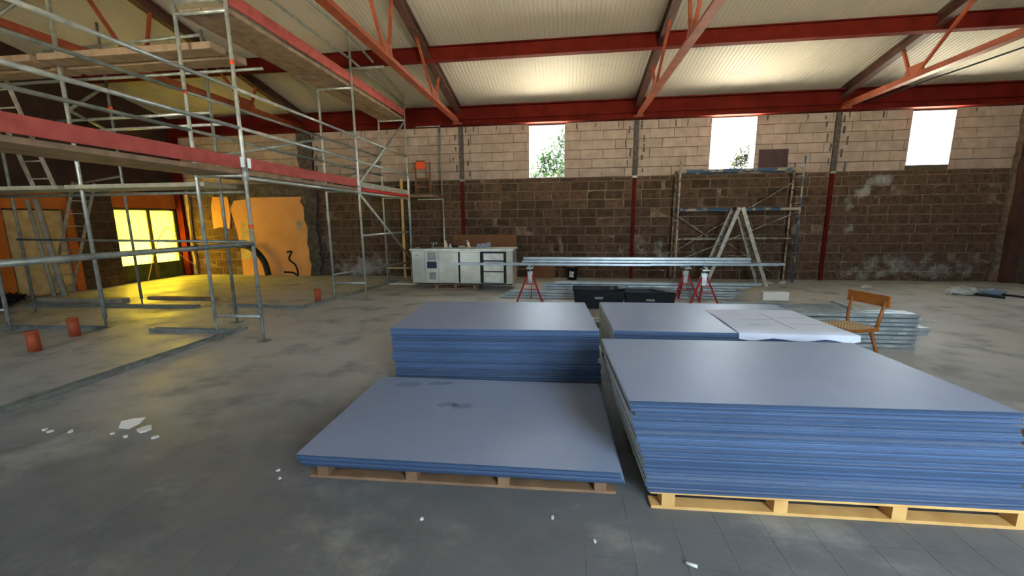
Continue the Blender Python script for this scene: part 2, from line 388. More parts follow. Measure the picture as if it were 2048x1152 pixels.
for k in range(6):
    z0 = ZS + k * 0.25; z1 = min(z0 + 0.25, 4.36)
    x = XL + (0.0 if k % 2 else -0.3) + rng_.uniform(-.05, .05)
    while x < 11.2:
        w = 0.625
        if k == 5 and rng_.random() < 0.5: w = 0.3            # cut pieces under the beam
        segs = [(max(x, XL), min(x + w, 11.2))]
        for (a, b_, wz0, wz1) in WINS:
            if z1 > wz0 + .02 and z0 < wz1 - .02:
                ns = []
                for s0, s1 in segs:
                    if s1 <= a or s0 >= b_: ns.append((s0, s1))
                    else:
                        if s0 < a: ns.append((s0, a))
                        if s1 > b_: ns.append((b_, s1))
                segs = ns
        for s0, s1 in segs:
            if s1 - s0 > 0.06 and z1 - z0 > 0.05:
                obj('block', light_me[n_light % 4], None, wall_up, ((s0 + s1) / 2, YB + rng_.uniform(-.003, .003), (z0 + z1) / 2), scale=(s1 - s0 - 0.007, 0.05, z1 - z0 - (0.012 if k else 0.02))); n_light += 1
        x += w
# squeezed mortar beside the columns and under the beam
mb = [B().prism(jag([(-.02, -.1), (.02, -.1), (.022, .1), (-.018, .1)], 3, .012, 70 + q), -.006, .004).mesh('mortar_blob', M['concrete']) for q in range(4)]
for cx in (-7.7, -3.0, 1.9, 6.92):
    for q in range(9):
        s_ = -1 if q % 2 else 1
        obj('mortar_blob', mb[q % 4], None, wall_up, (cx + s_ * rng_.uniform(.1, .3), YB - .006, ZS + .15 + q * .15 + rng_.uniform(-.05, .05)), scale=(rng_.uniform(.6, 1.2), 1, rng_.uniform(.5, 1.1)))
for q in range(26):
    x = -6.5 + q * .66 + rng_.uniform(-.2, .2)
    if not any(a - .1 < x < b_ + .1 for a, b_, _, _ in WINS): obj('mortar_blob', mb[q % 4], None, wall_up, (x, YB - .006, 4.27 + rng_.uniform(-.05, .02)), scale=(rng_.uniform(.5, .9), 1, rng_.uniform(.4, .9)))
# left wall, front wall, right wall
G0, G1 = 1.9, 4.1                                              # gate opening in the front wall
DY0, DY1, DZ = 9.86, 11.72, 2.12                               # yellow doors in the left wall
left = B(); left.box(XL - TH, XL, YF, DY0, 0, 4.95); left.box(XL - TH, XL, DY1, YB + 0.02, 0, 4.95); left.box(XL - TH, XL, DY0, DY1, DZ, 4.95)
left.prism([(YF, 4.95), (YB, 4.95), (RIDGE_Y, ceil_z(RIDGE_Y) + .05), (YF, ceil_z(YF) + .05)][:4], XL - TH, XL, 'x')
wall_left = struct(obj('wall_left', left.mesh('wall_left', M['brown_wall'])))
right = B(); right.box(XR, XR + TH, YF, YB + 0.02, 0, 4.95)
right.prism([(YF, 4.95), (YB, 4.95), (RIDGE_Y, ceil_z(RIDGE_Y) + .05), (YF, ceil_z(YF) + .05)], XR, XR + TH, 'x')
struct(obj('wall_right', right.mesh('wall_right', M['joint_dark'])))
front = B(); xs = XL - 0.3
FW = [(-7.0, -5.4, 1.2, 3.2), (G0, G1, 0.6, 4.6)]
for a, b_, z0, z1 in FW:
    front.box(xs, a, YF - TH, YF, 0, 4.95); front.box(a, b_, YF - TH, YF, z1, 4.95)
    if z0 > 0: front.box(a, b_, YF - TH, YF, 0, z0)
    xs = b_
    portal('daylight_portal', ((a + b_) / 2, YF - TH - 0.01, (z0 + z1) / 2), (0, 1, 0), b_ - a, z1 - z0)
front.box(xs, XR + 0.3, YF - TH, YF, 0, 4.95)
struct(obj('wall_front', front.mesh('wall_front', M['brown_wall'])))

# finishes on the left wall: painted lintels, block pier, pale panel
struct(box_obj('trim_1', XL, XL + 0.03, 9.84, 11.75, DZ + 0.02, 2.60, M['orange_deep']))
struct(box_obj('trim_2', XL, XL + 0.03, 6.0, 8.86, 2.06, 2.45, M['orange_deep']))
struct(box_obj('trim_3', XL, XL + 0.12, 8.68, 8.86, 0, 2.06, M['orange_deep']))
struct(box_obj('trim_4', XL, XL + 0.10, 7.0, 7.55, 0, 2.06, M['orange_deep']))
pier = struct(box_obj('wall_left_pier', XL, XL + 0.10, 8.9, 9.82, 0, 2.6, M['mortar']))
for k in range(10):
    segs = ((8.9, 9.4), (9.4, 9.82)) if k % 2 else ((8.9, 9.15), (9.15, 9.63), (9.63, 9.82))
    for a, b_ in segs:
        obj('block', dark_me[k % 5], None, pier, (XL + 0.115, (a + b_) / 2, k * .25 + .13), rz=PI / 2, scale=(b_ - a - .02, .05, .23))
panel = thing('plaster_panel', 'tall pale grey plasterboard leaning in the orange-framed recess of the side wall', 'panel', (XL + 0.06, 8.1, 0))
obj('board', B().box(-.02, .02, -.52, .52, 0.02, 2.02).mesh('board', M['yellow_plaster']), None, panel)
obj('edge_strip', B().box(-.024, .026, .5, .545, 0.02, 2.03).mesh('edge_strip', M['deck_grey']), None, panel)
# doors
dr = struct(obj('door_1', B().box(XL - .08, XL, DY0, DY0 + .05, 0, DZ).box(XL - .08, XL, DY1 - .07, DY1, 0, DZ).box(XL - .08, XL, DY0 + .05, DY1 - .07, DZ - .05, DZ).mesh('door_frame', M['door_frame'])))
ym = 10.86
for a, b_ in ((DY0 + .05, ym - .05), (ym + .05, DY1 - .07)):
    lf = obj('door_leaf', B().box(XL - .06, XL - .02, a, b_, .0, .5).mesh('door_leaf', M['green_door']), None, dr)
    obj('pane', B().box(XL - .045, XL - .035, a, b_, .5, DZ - .05).mesh('pane', M['film']), None, lf)
obj('mullion', B().box(XL - .075, XL - .005, ym - .05, ym + .05, 0, DZ - .05).mesh('mullion', M['door_frame']), None, dr)
# orange plaster still on the back wall
right_edge = [(-8.12, 2.46), (-8.2, 2.3), (-8.06, 2.12), (-8.1, 1.8), (-7.98, 1.4), (-8.02, 1.0), (-7.95, 0.6), (-7.93, 0.0)]
poly = [(-10.42, 0.0), (-10.42, 1.0), (-10.5, 1.6), (-10.62, 2.1), (-10.45, 2.38), (-10.1, 2.4), (-9.9, 2.46)] + right_edge
pl = obj('trim_5', B().prism(poly[::-1], YB - 0.03, YB + 0.04).mesh('orange_plaster', M['orange_plaster'])); struct(pl)
obj('bare_patch', B().prism(jag([(-10.4, 0.55), (-9.95, 0.5), (-9.85, 1.1), (-10.0, 1.7), (-10.3, 1.75)], 3, .04, 2), YB - .036, YB - .02).mesh('bare_patch', M['yellow_plaster']), None, pl)
obj('socket_box', B().box(-8.36, -8.22, YB - .04, YB - .02, 1.45, 1.72).mesh('socket_box', M['deck_grey']), None, pl)
struct(obj('trim_6', B().prism(jag([(-11.3, 1.5), (-10.72, 1.5), (-10.66, 2.5), (-10.9, 2.75), (-11.2, 2.5)], 3, .05, 5), YB - .03, YB + .03).mesh('plaster_remnant', M['orange_plaster'])))
struct(box_obj('trim_7', XL, -8.0, YB - .05, YB + .03, 2.5, ZS, M['concrete']))

# ------------------------------------------------------------------ steel structure
eave = thing('eave_beam', 'long dark red steel beam along the top of the block wall', 'beam', (0, YB, 0))
obj('web', B().box(XL, XR, -.10, -.07, 4.36, 4.84).mesh('web', M['red_steel']), None, eave)
obj('lower_flange', B().box(XL, XR, -.24, .0, 4.34, 4.37).mesh('flange', M['red_steel']), None, eave)
obj('middle_ledge', B().box(XL, XR, -.16, -.06, 4.50, 4.52).mesh('ledge', M['red_steel']), None, eave)
obj('upper_flange', B().box(XL, XR, -.24, .0, 4.82, 4.85).mesh('flange', M['red_steel']), None, eave)
PUR = [(9.3, 'dark red roof purlin crossing above the windows, nearest the wall'), (6.7, 'dark red roof purlin second from the block wall'), (5.05, 'dark red roof purlin third from the block wall')]
for y, lab in PUR:
    z = ceil_z(y) - 0.03
    t = thing('roof_purlin', lab, 'beam', (0, y, z), group='roof purlins')
    obj('web', B().box(XL, XR, -.02, .02, -.27, -.02).mesh('web', M['red_steel']), None, t)
    obj('lower_flange', B().box(XL, XR, -.08, .08, -.29, -.27).mesh('flange', M['red_steel']), None, t)
    obj('upper_flange', B().box(XL, XR, -.08, .08, -.02, 0).mesh('flange', M['red_steel']), None, t)
ZB = 4.46
def truss(x, label):
    t = thing('roof_truss', label, 'truss', (x, 0, 0), group='roof trusses')
    ys, ye = YB - .08, YF + .08
    bc = B(); bc.box(-.075, .075, ye, ys, ZB - .06, ZB - .045); bc.box(-.012, .012, ye, ys, ZB - .045, ZB + .07)
    obj('bottom_chord', bc.mesh('bottom_chord', M['orange_steel']), None, t)
    for nm, ya, yb in (('top_chord', ys, RIDGE_Y), ('top_chord', RIDGE_Y, ye)):
        za, zb = ceil_z(ya) - .05, ceil_z(yb) - .05
        b = B(); b.bar((0, ya, za), (0, yb, zb), .16, .018); b.bar((0, ya, za - .10), (0, yb, zb - .10), .02, .17)
        b.bar((0, ya, za - .19), (0, yb, zb - .19), .16, .018)
        obj(nm, b.mesh('top_chord', M['dark_steel']), None, t)  # same primer as the bottom chord, its shade put into the darker colour
    nodes = [9.7, 7.1, 4.5, 1.9, -0.7]
    for i, y in enumerate(nodes):
        obj('gusset_plate', B().prism([(y - .26, ZB - .04), (y + .26, ZB - .04), (y + .16, ZB + .22), (y - .2, ZB + .22)], -.018, .018, 'x').mesh('gusset_plate', M['orange_steel']), None, t)
        for yt, r in ((y + .35, .022), (y - 1.15, .022)):
            zt = ceil_z(yt) - .2
            obj('web_member', B().bar((0, y + (.08 if yt > y else -.1), ZB + .05), (0, yt, zt), .05, .045).mesh('web_member', M['orange_steel']), None, t)
    obj('bearing_plate', B().box(-.12, .12, ys - .25, ys - .12, 4.36, ZB - .06).mesh('bearing_plate', M['orange_steel']), None, t)
TX = [-7.8, -3.03, 1.9, 6.9]
for x, lab in zip(TX, ('orange-brown steel roof truss behind the scaffold, leftmost', 'orange-brown steel roof truss right of the scaffold, left of the first window', 'orange-brown steel roof truss between first and second windows', 'orange-brown steel roof truss between second and third windows')): truss(x, lab)
tie = tag(obj('tie_rod', B().tube([(7.35, YB - .3, 4.5), (7.35, 2.0, 4.2)], .018).mesh('tie_rod', M['black_rubber'])), 'thin dark cable hanging beside the rightmost roof truss', 'cable')
for x, w, lab in ((-3.0, .13, 'slim steel column left of the first window, grey above and red below'), (1.9, .13, 'slim steel column midway between first and second windows, grey above and red below'), (6.92, .13, 'slim steel column between second and third windows, grey above and red below')):
    t = thing('steel_column', lab, 'column', (x, YB, 0), group='wall columns')
    obj('upper_shaft', B().box(-w/2, w/2, -.05, -.01, ZS + .02, 4.34).mesh('upper_shaft', M['grey_column']), None, t)
    obj('lower_shaft', B().box(-w*.36, w*.36, -.05, -.01, 0, ZS - .04).mesh('lower_shaft', M['red_steel']), None, t)
    obj('joint_plate', B().box(-w*.5, w*.5, -.055, -.008, ZS - .04, ZS + .02).mesh('joint_plate', M['galv_dull']), None, t)
t = thing('corner_column', 'brown-red corner column with broken plaster edge at the far right', 'column', (11.18, YB, 0))
obj('shaft', B().box(-.08, .17, -.22, -.02, 0, 4.34).mesh('shaft', M['dark_steel']), None, t)
obj('ragged_edge', B().prism(jag([(-.24, 0), (-.08, 0), (-.08, 4.3), (-.16, 4.3), (-.18, 2.2)], 12, .035, 9), -.07, -.01).mesh('ragged_edge', M['mortar']), None, t)
t = thing('corner_column', 'dark brown-red corner column beside the yellow doors', 'column', (XL + .14, YB - .12, 0))
obj('shaft', B().box(-.1, .1, -.1, .1, 0, 4.34).mesh('shaft', M['red_steel']), None, t)
obj('plaster_edge', B().prism(jag([(.1, 0), (.2, 0), (.18, 1.2), (.24, 2.7), (.1, 2.7)], 6, .03, 4), .02, .1).mesh('plaster_edge', M['yellow_plaster']), None, t)
# broken concrete pier between orange plaster and grey blocks
pp = []
r = random.Random(11)
for k in range(26):
    z = 4.33 * k / 25; pp.append((-7.98 + r.uniform(-.07, .06) - (.05 if z > 2.7 else 0), z))
for k in range(25, -1, -1):
    z = 4.33 * k / 25; pp.append((-7.62 + r.uniform(-.06, .06), z))
tag(obj('concrete_pier', B().prism(pp[::-1], YB - .11, YB - .018).mesh('concrete_pier', M['concrete'])), 'broken rough concrete pier beside the orange plaster wall', 'pier')

# ------------------------------------------------------------------ trees outside
def tree(name, label, loc, h, blobs, leafm, seed):
    r = random.Random(seed); t = thing(name, label, 'tree', loc, group='trees outside the windows')
    obj('trunk', B().tube([(0, 0, 0), (.05, .03, h * .5), (0, 0, h * .8)], [.14, .1, .05], 8).mesh('trunk', M['bark']), None, t)
    bm = bmesh.new()
    for (bx, by, bz, br, n) in blobs:
        for _ in range(n):
            v = Vector((r.gauss(0, 1), r.gauss(0, 1), r.gauss(0, 1))).normalized() * br * r.random() ** .5
            c = Vector((bx, by, bz)) + v
            a = Vector((r.gauss(0, 1), r.gauss(0, 1), r.gauss(0, 1))).normalized(); b = a.orthogonal().normalized()
            s = r.uniform(.05, .1)
            q = [bm.verts.new(c + a*s), bm.verts.new(c + b*s*.5), bm.verts.new(c - a*s), bm.verts.new(c - b*s*.5)]
            bm.faces.new(q)
    me = bpy.data.meshes.new('crown'); bm.to_mesh(me); bm.free(); me.materials.append(leafm)
    o = obj('crown', me, None, t); o['kind'] = 'stuff'
tree('leafy_tree', 'green leafy tree seen through the first window', (-.3, 17.5, -.3), 5.0, [(.25, 0, 4.0, .7, 900), (-.25, .2, 4.3, .6, 420), (.1, 0, 5.0, .6, 420), (.3, 0, 5.6, .5, 260), (-.75, 0, 4.0, .45, 300), (-.6, 0, 4.6, .4, 200), (-1.1, .2, 3.9, .3, 120)], M['leaf'], 1)
tree('leafy_tree', 'yellow-green leafy tree seen low in the second window', (7.0, 17.0, -.3), 4.0, [(-.25, 0, 4.3, .42, 420), (.2, 0, 4.7, .45, 400), (-.5, 0, 4.0, .35, 260)], M['leaf_y'], 2)

# ------------------------------------------------------------------ scaffolds
TR = 0.024
def T(name, p0, p1, parent, m='galv', r=TR): return tube_obj(name, p0, p1, r, M[m], parent)
s1 = thing('frame_scaffold', 'tall galvanised frame scaffold with red toe boards running towards the block wall', 'scaffold', (-4.3, 5.15, 0))
def L1(p): return (p[0] + 4.3, p[1] - 5.15, p[2])
def T1(name, a, b, m='galv', r=TR): return T(name, L1(a), L1(b), s1, m, r)
def B1(name, x0, x1, y0, y1, z0, z1, m): return box_obj(name, x0 + 4.3, x1 + 4.3, y0 - 5.15, y1 - 5.15, z0, z1, M[m], s1, bevel=.004)
XO, XI = -4.3, -5.04
FY = [2.1, 5.15, 8.25, 11.0]
for i, y in enumerate(FY):
    zt = (5.2, 5.5, 5.45, 5.0)[i]
    for x in (XO, XI):
        T1('standard', (x, y, .28), (x, y, zt if x == XO else min(zt, 4.95)))
        j = T1('base_jack', (x, y, .02), (x, y, .34), 'galv_dull', .015)
        obj('base_plate', B().box(x + 4.3 - .07, x + 4.3 + .07, y - 5.15 - .07, y - 5.15 + .07, .002, .012).mesh('base_plate', M['galv_dull']), None, j)
    for z in (.37, 2.33, 4.36): T1('transom', (XI, y, z), (XO, y, z))
    if i > 0: T1('coupler', (XO, y, 2.26), (XO, y, 2.44), 'galv', .042)
for k, (x, y, z) in enumerate([(XO, 5.15, 1.62), (XO, 5.15, 3.72), (XI, 5.15, 3.4)]):
    T1('warning_sleeve', (x, y, z), (x, y, z + .05), 'orange_clip', .03)
for i, (ya, yb) in enumerate(zip(FY, FY[1:])):
    for x0, x1 in ((XI + .04, XI + .35), (XI + .37, XO - .03)):
        B1('deck_plank', x0, x1, ya + .03, yb - .03, 2.34, 2.395, 'deck_wood' if i < 2 else 'deck_grey')
    if i < 2: B1('toe_board', XO - .02, XO + .015, ya + .05, yb - .05, 2.41, 2.565, 'red_board')
    else:
        B1('deck_edge', XO - .02, XO + .02, ya + .05, yb - .03, 2.335, 2.40, 'red_paint')
        B1('toe_board', XO - .03, XO - .005, ya + .05, yb - .03, 2.41, 2.53, 'deck_grey')
    if i > 0: T1('ledger', (XO, ya, 2.30), (XO, yb, 2.30))
    T1('guard_rail', (XO, ya, 2.94), (XO, yb, 2.94)); T1('guard_rail', (XO, ya, 3.43), (XO, yb, 3.43))
    T1('guard_rail', (XI, ya, 2.94), (XI, yb, 2.94), 'galv_dull'); T1('guard_rail', (XI, ya, 3.43), (XI, yb, 3.43), 'galv_dull')
    if i > 0:
        for x0, x1 in ((XI + .04, XI + .35), (XI + .37, XO - .03)):
            B1('deck_plank', x0, x1, ya + .03, yb - .03, 4.37, 4.43, 'deck_wood')
        B1('toe_board', XO - .02, XO + .015, ya + .05, yb - .05, 4.45, 4.62, 'red_board')
        za, zb = (5.35, 5.35) if i == 1 else (5.35, 4.96)
        T1('guard_rail', (XO, ya, za), (XO, yb, zb), 'galv_dull'); T1('guard_rail', (XO, ya, 4.9), (XO, yb, 4.9 if i == 1 else 4.74), 'galv_dull')
        T1('guard_rail', (XI, ya, 4.9), (XI, yb, 4.9 if i == 1 else 4.74), 'galv_dull')
    else:
        T1('brace_rail', (XO, ya, 1.41), (XO, yb, 1.41), 'galv_dull', .03)
    for k, y in enumerate((ya, yb)):
        if i < 2: obj('toe_board_clip', B().box(.018, .032, (y - 5.15) + (.03 if k == 0 else -.09), (y - 5.15) + (.09 if k == 0 else -.03), 2.43, 2.56).mesh('clip', M['clip_white']), None, s1)
T1('diagonal_brace', (XO, 8.25, 2.28), (XO, 11.0, .62)); T1('diagonal_brace', (XO, 8.25, 2.46), (XO, 11.0, 4.33))
T1('brace_rail', (XO, 8.25, 1.40), (XO, 11.0, 1.40)); T1('brace_rail', (XI, 8.25, .55), (XO, 11.0, .55), 'galv_dull')
T1('diagonal_brace', (XI, 5.15, 2.55), (XI, 8.25, 3.4)); T1('bracket_tube', (XO, 8.25, 4.72), (XO + .7, 8.25, 4.72))
T1('diagonal_brace', (XI, 8.25, 2.44), (XI, 11.0, 3.3), 'galv_dull')
# cross scaffold running to the left behind it
s2 = thing('frame_scaffold', 'galvanised scaffold crossing to the left side wall with grey plank decks', 'scaffold', (-7.5, 5.6, 0))
def L2(p): return (p[0] + 7.5, p[1] - 5.6, p[2])
def T2(name, a, b, m='galv', r=TR): return T(name, L2(a), L2(b), s2, m, r)
def B2(name, x0, x1, y0, y1, z0, z1, m): return box_obj(name, x0 + 7.5, x1 + 7.5, y0 - 5.6, y1 - 5.6, z0, z1, M[m], s2, bevel=.004)
for (x, y, zt, m) in ((-5.58, 6.12, 4.62, 'galv_dull'), (-7.53, 5.61, 5.2, 'galv'), (-8.71, 7.21, 5.4, 'galv_dull'), (-8.88, 5.26, 4.8, 'galv'), (-9.6, 5.26, 4.8, 'galv'), (-10.23, 6.47, 4.4, 'galv_dull')):
    T2('standard', (x, y, .16), (x, y, zt), m, .028 if m == 'galv' else TR)
    j = T2('base_jack', (x, y, .01), (x, y, .3), 'galv_dull', .015)
    obj('base_plate', B().box(x + 7.5 - .07, x + 7.5 + .07, y - 5.6 - .07, y - 5.6 + .07, .002, .01).mesh('base_plate', M['galv_dull']), None, j)
T2('warning_sleeve', (-8.71, 7.21, 3.86), (-8.71, 7.21, 3.92), 'orange_clip', .034)
T2('transom', (-9.6, 5.26, .35), (-8.88, 5.26, .35))
for a, b_ in ((-5.12, -7.47), (-7.59, -9.7)):
    for y0, y1 in ((5.34, 5.62), (5.66, 5.94)):
        B2('deck_plank', b_, a, y0, y1, 2.22, 2.28, 'deck_grey')
for a, b_ in ((-4.72, -7.47), (-7.59, -9.75)):
    for y0, y1 in ((5.3, 5.56), (5.66, 5.94)):
        B2('deck_plank', b_, a, y0, y1, 4.0, 4.09, 'deck_wood')
T2('ledger', (-5.04, 6.0, 2.18), (-9.7, 6.0, 2.18), 'galv_dull'); T2('ledger', (-4.5, 5.97, 3.96), (-9.75, 5.97, 3.96), 'galv_dull')
T2('guard_rail', (-4.7, 5.5, 1.42), (-10.2, 6.4, 1.42), 'galv_dull', .02)
T2('guard_rail', (-5.58, 6.12, 3.42), (-8.6, 6.2, 3.42)); T2('guard_rail', (-5.4, 6.12, 3.24), (-8.6, 6.2, 3.24))
T2('guard_rail', (-5.58, 6.12, 4.55), (-8.7, 6.3, 4.55), 'galv_dull'); T2('guard_rail', (-4.3, 5.15, 4.5), (-5.04, 5.15, 4.5))
T2('diagonal_brace', (-7.53, 5.61, 3.4), (-8.71, 7.21, 4.3), 'galv_dull'); T2('ledger', (-8.71, 7.21, 2.62), (-11.4, 8.36, 2.62), 'galv_dull')
T2('ledger', (-7.53, 5.61, 3.42), (-8.71, 7.21, 3.42), 'galv_dull')
T2('diagonal_brace', (-8.88, 5.26, 4.2), (-7.53, 5.61, 5.15), 'galv_dull')
def ladder(name, label, a, b, w, m, nr=7, rail=(.06, .028), group=None):
    """a, b: foot and head of the centre line; w: vector across"""
    a, b, w = Vector(a), Vector(b), Vector(w) / 2
    t = thing(name, label, 'ladder', a, group=group)
    for s in (-1, 1): obj('rail', B().bar(w * s, b - a + w * s, rail[1], rail[0]).mesh('rail', M[m]), None, t)
    for k in range(nr):
        c = (b - a) * ((k + .6) / nr); obj('rung', B().tube([c - w, c + w], .014, 6).mesh('rung', M[m]), None, t)
    return t
ladder('aluminium_ladder', 'aluminium ladder standing on the floor in front of the pale panel', (-12.16, 8.24, .02), (-10.96, 8.24, 2.63), (.0, .42, 0), 'ladder_alu', 9)
ladder('aluminium_ladder', 'aluminium ladder standing on the lower deck of the cross scaffold', (-8.78, 6.0, 2.29), (-9.42, 6.0, 4.3), (.42, 0, 0), 'ladder_alu', 7)

# ------------------------------------------------------------------ floor tracks, pipes, planks
def track(label, a, b, w=.10):
    a, b = Vector(a), Vector(b); L_ = (b - a).length; ang = math.atan2(b.y - a.y, b.x - a.x)
    t = thing('floor_track', label, 'track', (a.x, a.y, 0), ang, 'floor tracks')
    obj('base', B().box(0, L_, -w/2, w/2, .002, .006).mesh('base', M['track']), None, t)
    for s in (-1, 1): obj('flange', B().box(0, L_, s*w/2 - .002, s*w/2 + .002, .006, .045).mesh('flange', M['galv_dull']), None, t)
track('long metal floor track running to the left edge of the picture', (-5.13, 1.6, 0), (-5.12, 5.75, 0))
track('short metal floor track left of the front scaffold feet', (-6.59, 5.54, 0), (-5.2, 5.53, 0))
track('metal floor track behind the two orange pipes', (-9.3, 5.4, 0), (-7.45, 5.52, 0))
track('metal floor track in front of the wooden kerb plank', (-11.2, 7.0, 0), (-7.4, 7.2, 0))
track('short metal floor track left of the lone orange pipe', (-6.84, 7.37, 0), (-5.2, 7.26, 0))
track('metal floor track leading to the cabinet end of the scaffold', (-5.16, 7.2, 0), (-4.72, 10.9, 0))
def pipe(label, x, y, h, r, tilt):
    t = thing('sewer_pipe', label, 'pipe', (x, y, 0), group='orange floor pipes')
    t.rotation_euler = (0, tilt, 0)
    obj('pipe_wall', B().lathe([(r, -.01), (r, h), (r - .006, h), (r - .006, .02), (0.001, .02)], 20).mesh('pipe_wall', M['pipe']), None, t)
    obj('rim', B().lathe([(r + .001, h - .03), (r + .006, h - .026), (r + .006, h), (r - .006, h + .001)], 20).mesh('rim', M['pipe']), None, t)
pipe('orange pipe stub nearest the left edge', -7.13, 4.42, .28, .066, -.02); pipe('orange pipe stub behind the leftmost one', -7.46, 5.12, .28, .066, -.02)
pipe('lone orange pipe stub beside the scaffold track', -5.27, 7.98, .27, .062, .0)
tag(box_obj('wooden_plank', -12.2, -9.5, 7.42, 7.62, .0, .09, M['deck_grey'], bevel=.006), 'long pale kerb plank lying on the floor below the ladder', 'plank')
tag(box_obj('wooden_plank', -9.4, -7.7, 7.9, 8.05, .0, .05, M['deck_wood'], bevel=.004), 'short dusty plank lying on the yellow-lit floor', 'plank')
for k, (x, y, lx, ly, lab) in enumerate(((-11.35, 7.74, -11.72, 7.8, 'thick pale pole leaning in the left recess'), (-11.5, 7.66, -11.8, 7.7, 'thin pale pole leaning next to the thick one'))):
    tag(tube_obj('leaning_pole', (x, y, .01), (lx, ly, 2.25), (.055, .035)[k], M['deck_grey'], None, 10), lab, 'pole')
r = random.Random(5); pts = []
for i in range(120):
    a = i * .42; rr = .32 + r.uniform(-.12, .12); pts.append((rr * 1.3 * math.cos(a), rr * math.sin(a) * .7, .03 + r.random() * .2))
t = tag(obj('cable_heap', B().tube(pts, .02, 6).mesh('cable_heap', M['black_rubber']), None, None, (-11.9, 6.95, 0)), 'tangled dark cable heap on the floor at the left edge', 'cable')

# ------------------------------------------------------------------ plasterboard stacks and pallets
def board_mesh(w, dp):
    th = .0116; c = .0036
    prof = [(0.0, c), (c * .6, 0), (dp - c * .6, 0), (dp, c), (dp, th - c), (dp - c * .6, th), (c * .6, th), (0, th - c)]
    bm = bmesh.new()
    A = [bm.verts.new((0, y, z)) for y, z in prof]; Z = [bm.verts.new((w, y, z)) for y, z in prof]
    for i in range(8):
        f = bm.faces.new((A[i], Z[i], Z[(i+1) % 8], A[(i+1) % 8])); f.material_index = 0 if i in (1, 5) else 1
    for q in (A, Z[::-1]):
        f = bm.faces.new(q); f.material_index = 2
    bmesh.ops.recalc_face_normals(bm, faces=bm.faces)
    me = bpy.data.meshes.new('plasterboard'); bm.to_mesh(me); bm.free()
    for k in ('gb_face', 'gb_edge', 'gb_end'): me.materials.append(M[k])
    return me
def stack(x, y, rz, w, dp, z0, n, off, label_top, label, group, seed, jit=.006, rec=.18):
    r = random.Random(seed); me = board_mesh(w, dp); jx = jy = 0
    for k in range(n):
        if r.random() < .4: jx, jy = r.uniform(-jit, jit), r.uniform(-jit, jit)
        ox, oy = off(k / max(1, n - 1)); a = rz + r.uniform(-.0015, .0015)
        if k == 0: hold, cur = 0, 0.0
        if hold <= 0:
            hold = r.choice((1, 1, 2, 3)); cur = r.uniform(.012, .03) if (r.random() < rec and k < n - 3) else 0.0
        hold -= 1; ox += jx; oy += jy + r.uniform(-.004, .004) + cur
        o = obj('plasterboard_sheet', me, None, None, (x + ox*math.cos(rz) - oy*math.sin(rz), y + ox*math.sin(rz) + oy*math.cos(rz), z0 + k * .0125), a)
        tag(o, label_top if k == n - 1 else label, 'plasterboard', group)
def pallet(label, x, y, rz, L_, W, m, nb=4, slats=5, h=.118, group='timber pallets'):
    t = thing('timber_pallet', label, 'pallet', (x, y, .003), rz, group)
    th = .02
    bs = B().box(0, .075, 0, .09, 0, h - 2 * th).mesh('block', M[m]); rn = B().box(0, L_ - .02, 0, .09, 0, th).mesh('runner', M[m], bevel=.002); sl = B().box(0, L_, 0, .11, 0, th).mesh('slat', M[m], bevel=.002)
    for j in range(3):
        yy = j * (W - .09) / 2
        obj('runner', rn, None, t, (.01, yy, 0))
        for i in range(nb):
            obj('block', bs, None, t, (.07 + i * (L_ - .215) / (nb - 1), yy, th))
    for j in range(slats): obj('slat', sl, None, t, (0, j * (W - .11) / (slats - 1), h - th))
    return t
pallet('pale fresh timber pallet under the tall front stack', .52, 2.25, .03, 2.1, 1.22, 'pallet_pale')
pallet('weathered timber pallet under the low thin stack', -1.70, 2.29, .03, 2.05, 1.22, 'pallet_grey')
pallet('timber pallet hidden under the rear left stack', -1.66, 3.72, .06, 2.02, 1.25, 'pallet_grey')
pallet('timber pallet hidden under the rear right stack', .5, 3.84, .02, 2.02, 1.25, 'pallet_grey')
Z0 = .1225
stack(-1.73, 2.225, .022, 2.075, 1.34, Z0, 7, lambda t: ((1 - t) * .035, (1-t) * .012), 'blue-grey top sheet of the thin low stack with two dark scuffs', 'blue plasterboard sheet in the thin low stack', 'sheets in the low front stack', 21)
def offR(t):
    x = .13 * (1 - t) ** .8 + (.03 if .82 < t < .9 else 0)
    if .55 < t < .86: x -= .015
    return (x, -.01 * (1 - t) + .012 * math.sin(t * 9))
stack(.375, 2.235, .04, 2.03, 1.23, Z0, 45, offR, 'smooth blue-grey top sheet of the tall stack on the pale pallet', 'blue plasterboard sheet in the tall stack on the pale pallet', 'sheets in the tall front stack', 22, .008, .4)
stack(-1.705, 3.70, .055, 2.04, 1.33, Z0, 43, lambda t: ((1 - t) * .04 - (.02 if .4 < t < .5 else 0), 0), 'blue-grey top sheet of the rear left stack behind the low stack', 'blue plasterboard sheet in the rear left stack', 'sheets in the rear left stack', 23)
stack(.475, 3.82, .02, 2.09, 1.35, Z0, 43, lambda t: ((1 - t) * .02, 0), 'blue-grey top sheet of the rear right stack under the paper plans', 'blue plasterboard sheet in the rear right stack beneath the plans', 'sheets in the rear right stack', 24)
ZT = Z0 + 43 * .0125 + .0005
top = [o for o in bpy.data.objects if o.get('label', '').startswith('blue-grey top sheet of the thin low stack')][0]
M['scuff'] = mat('dark_scuff', lin(120, 132, 156), 0.6, 0, lin(128, 142, 168), 9)
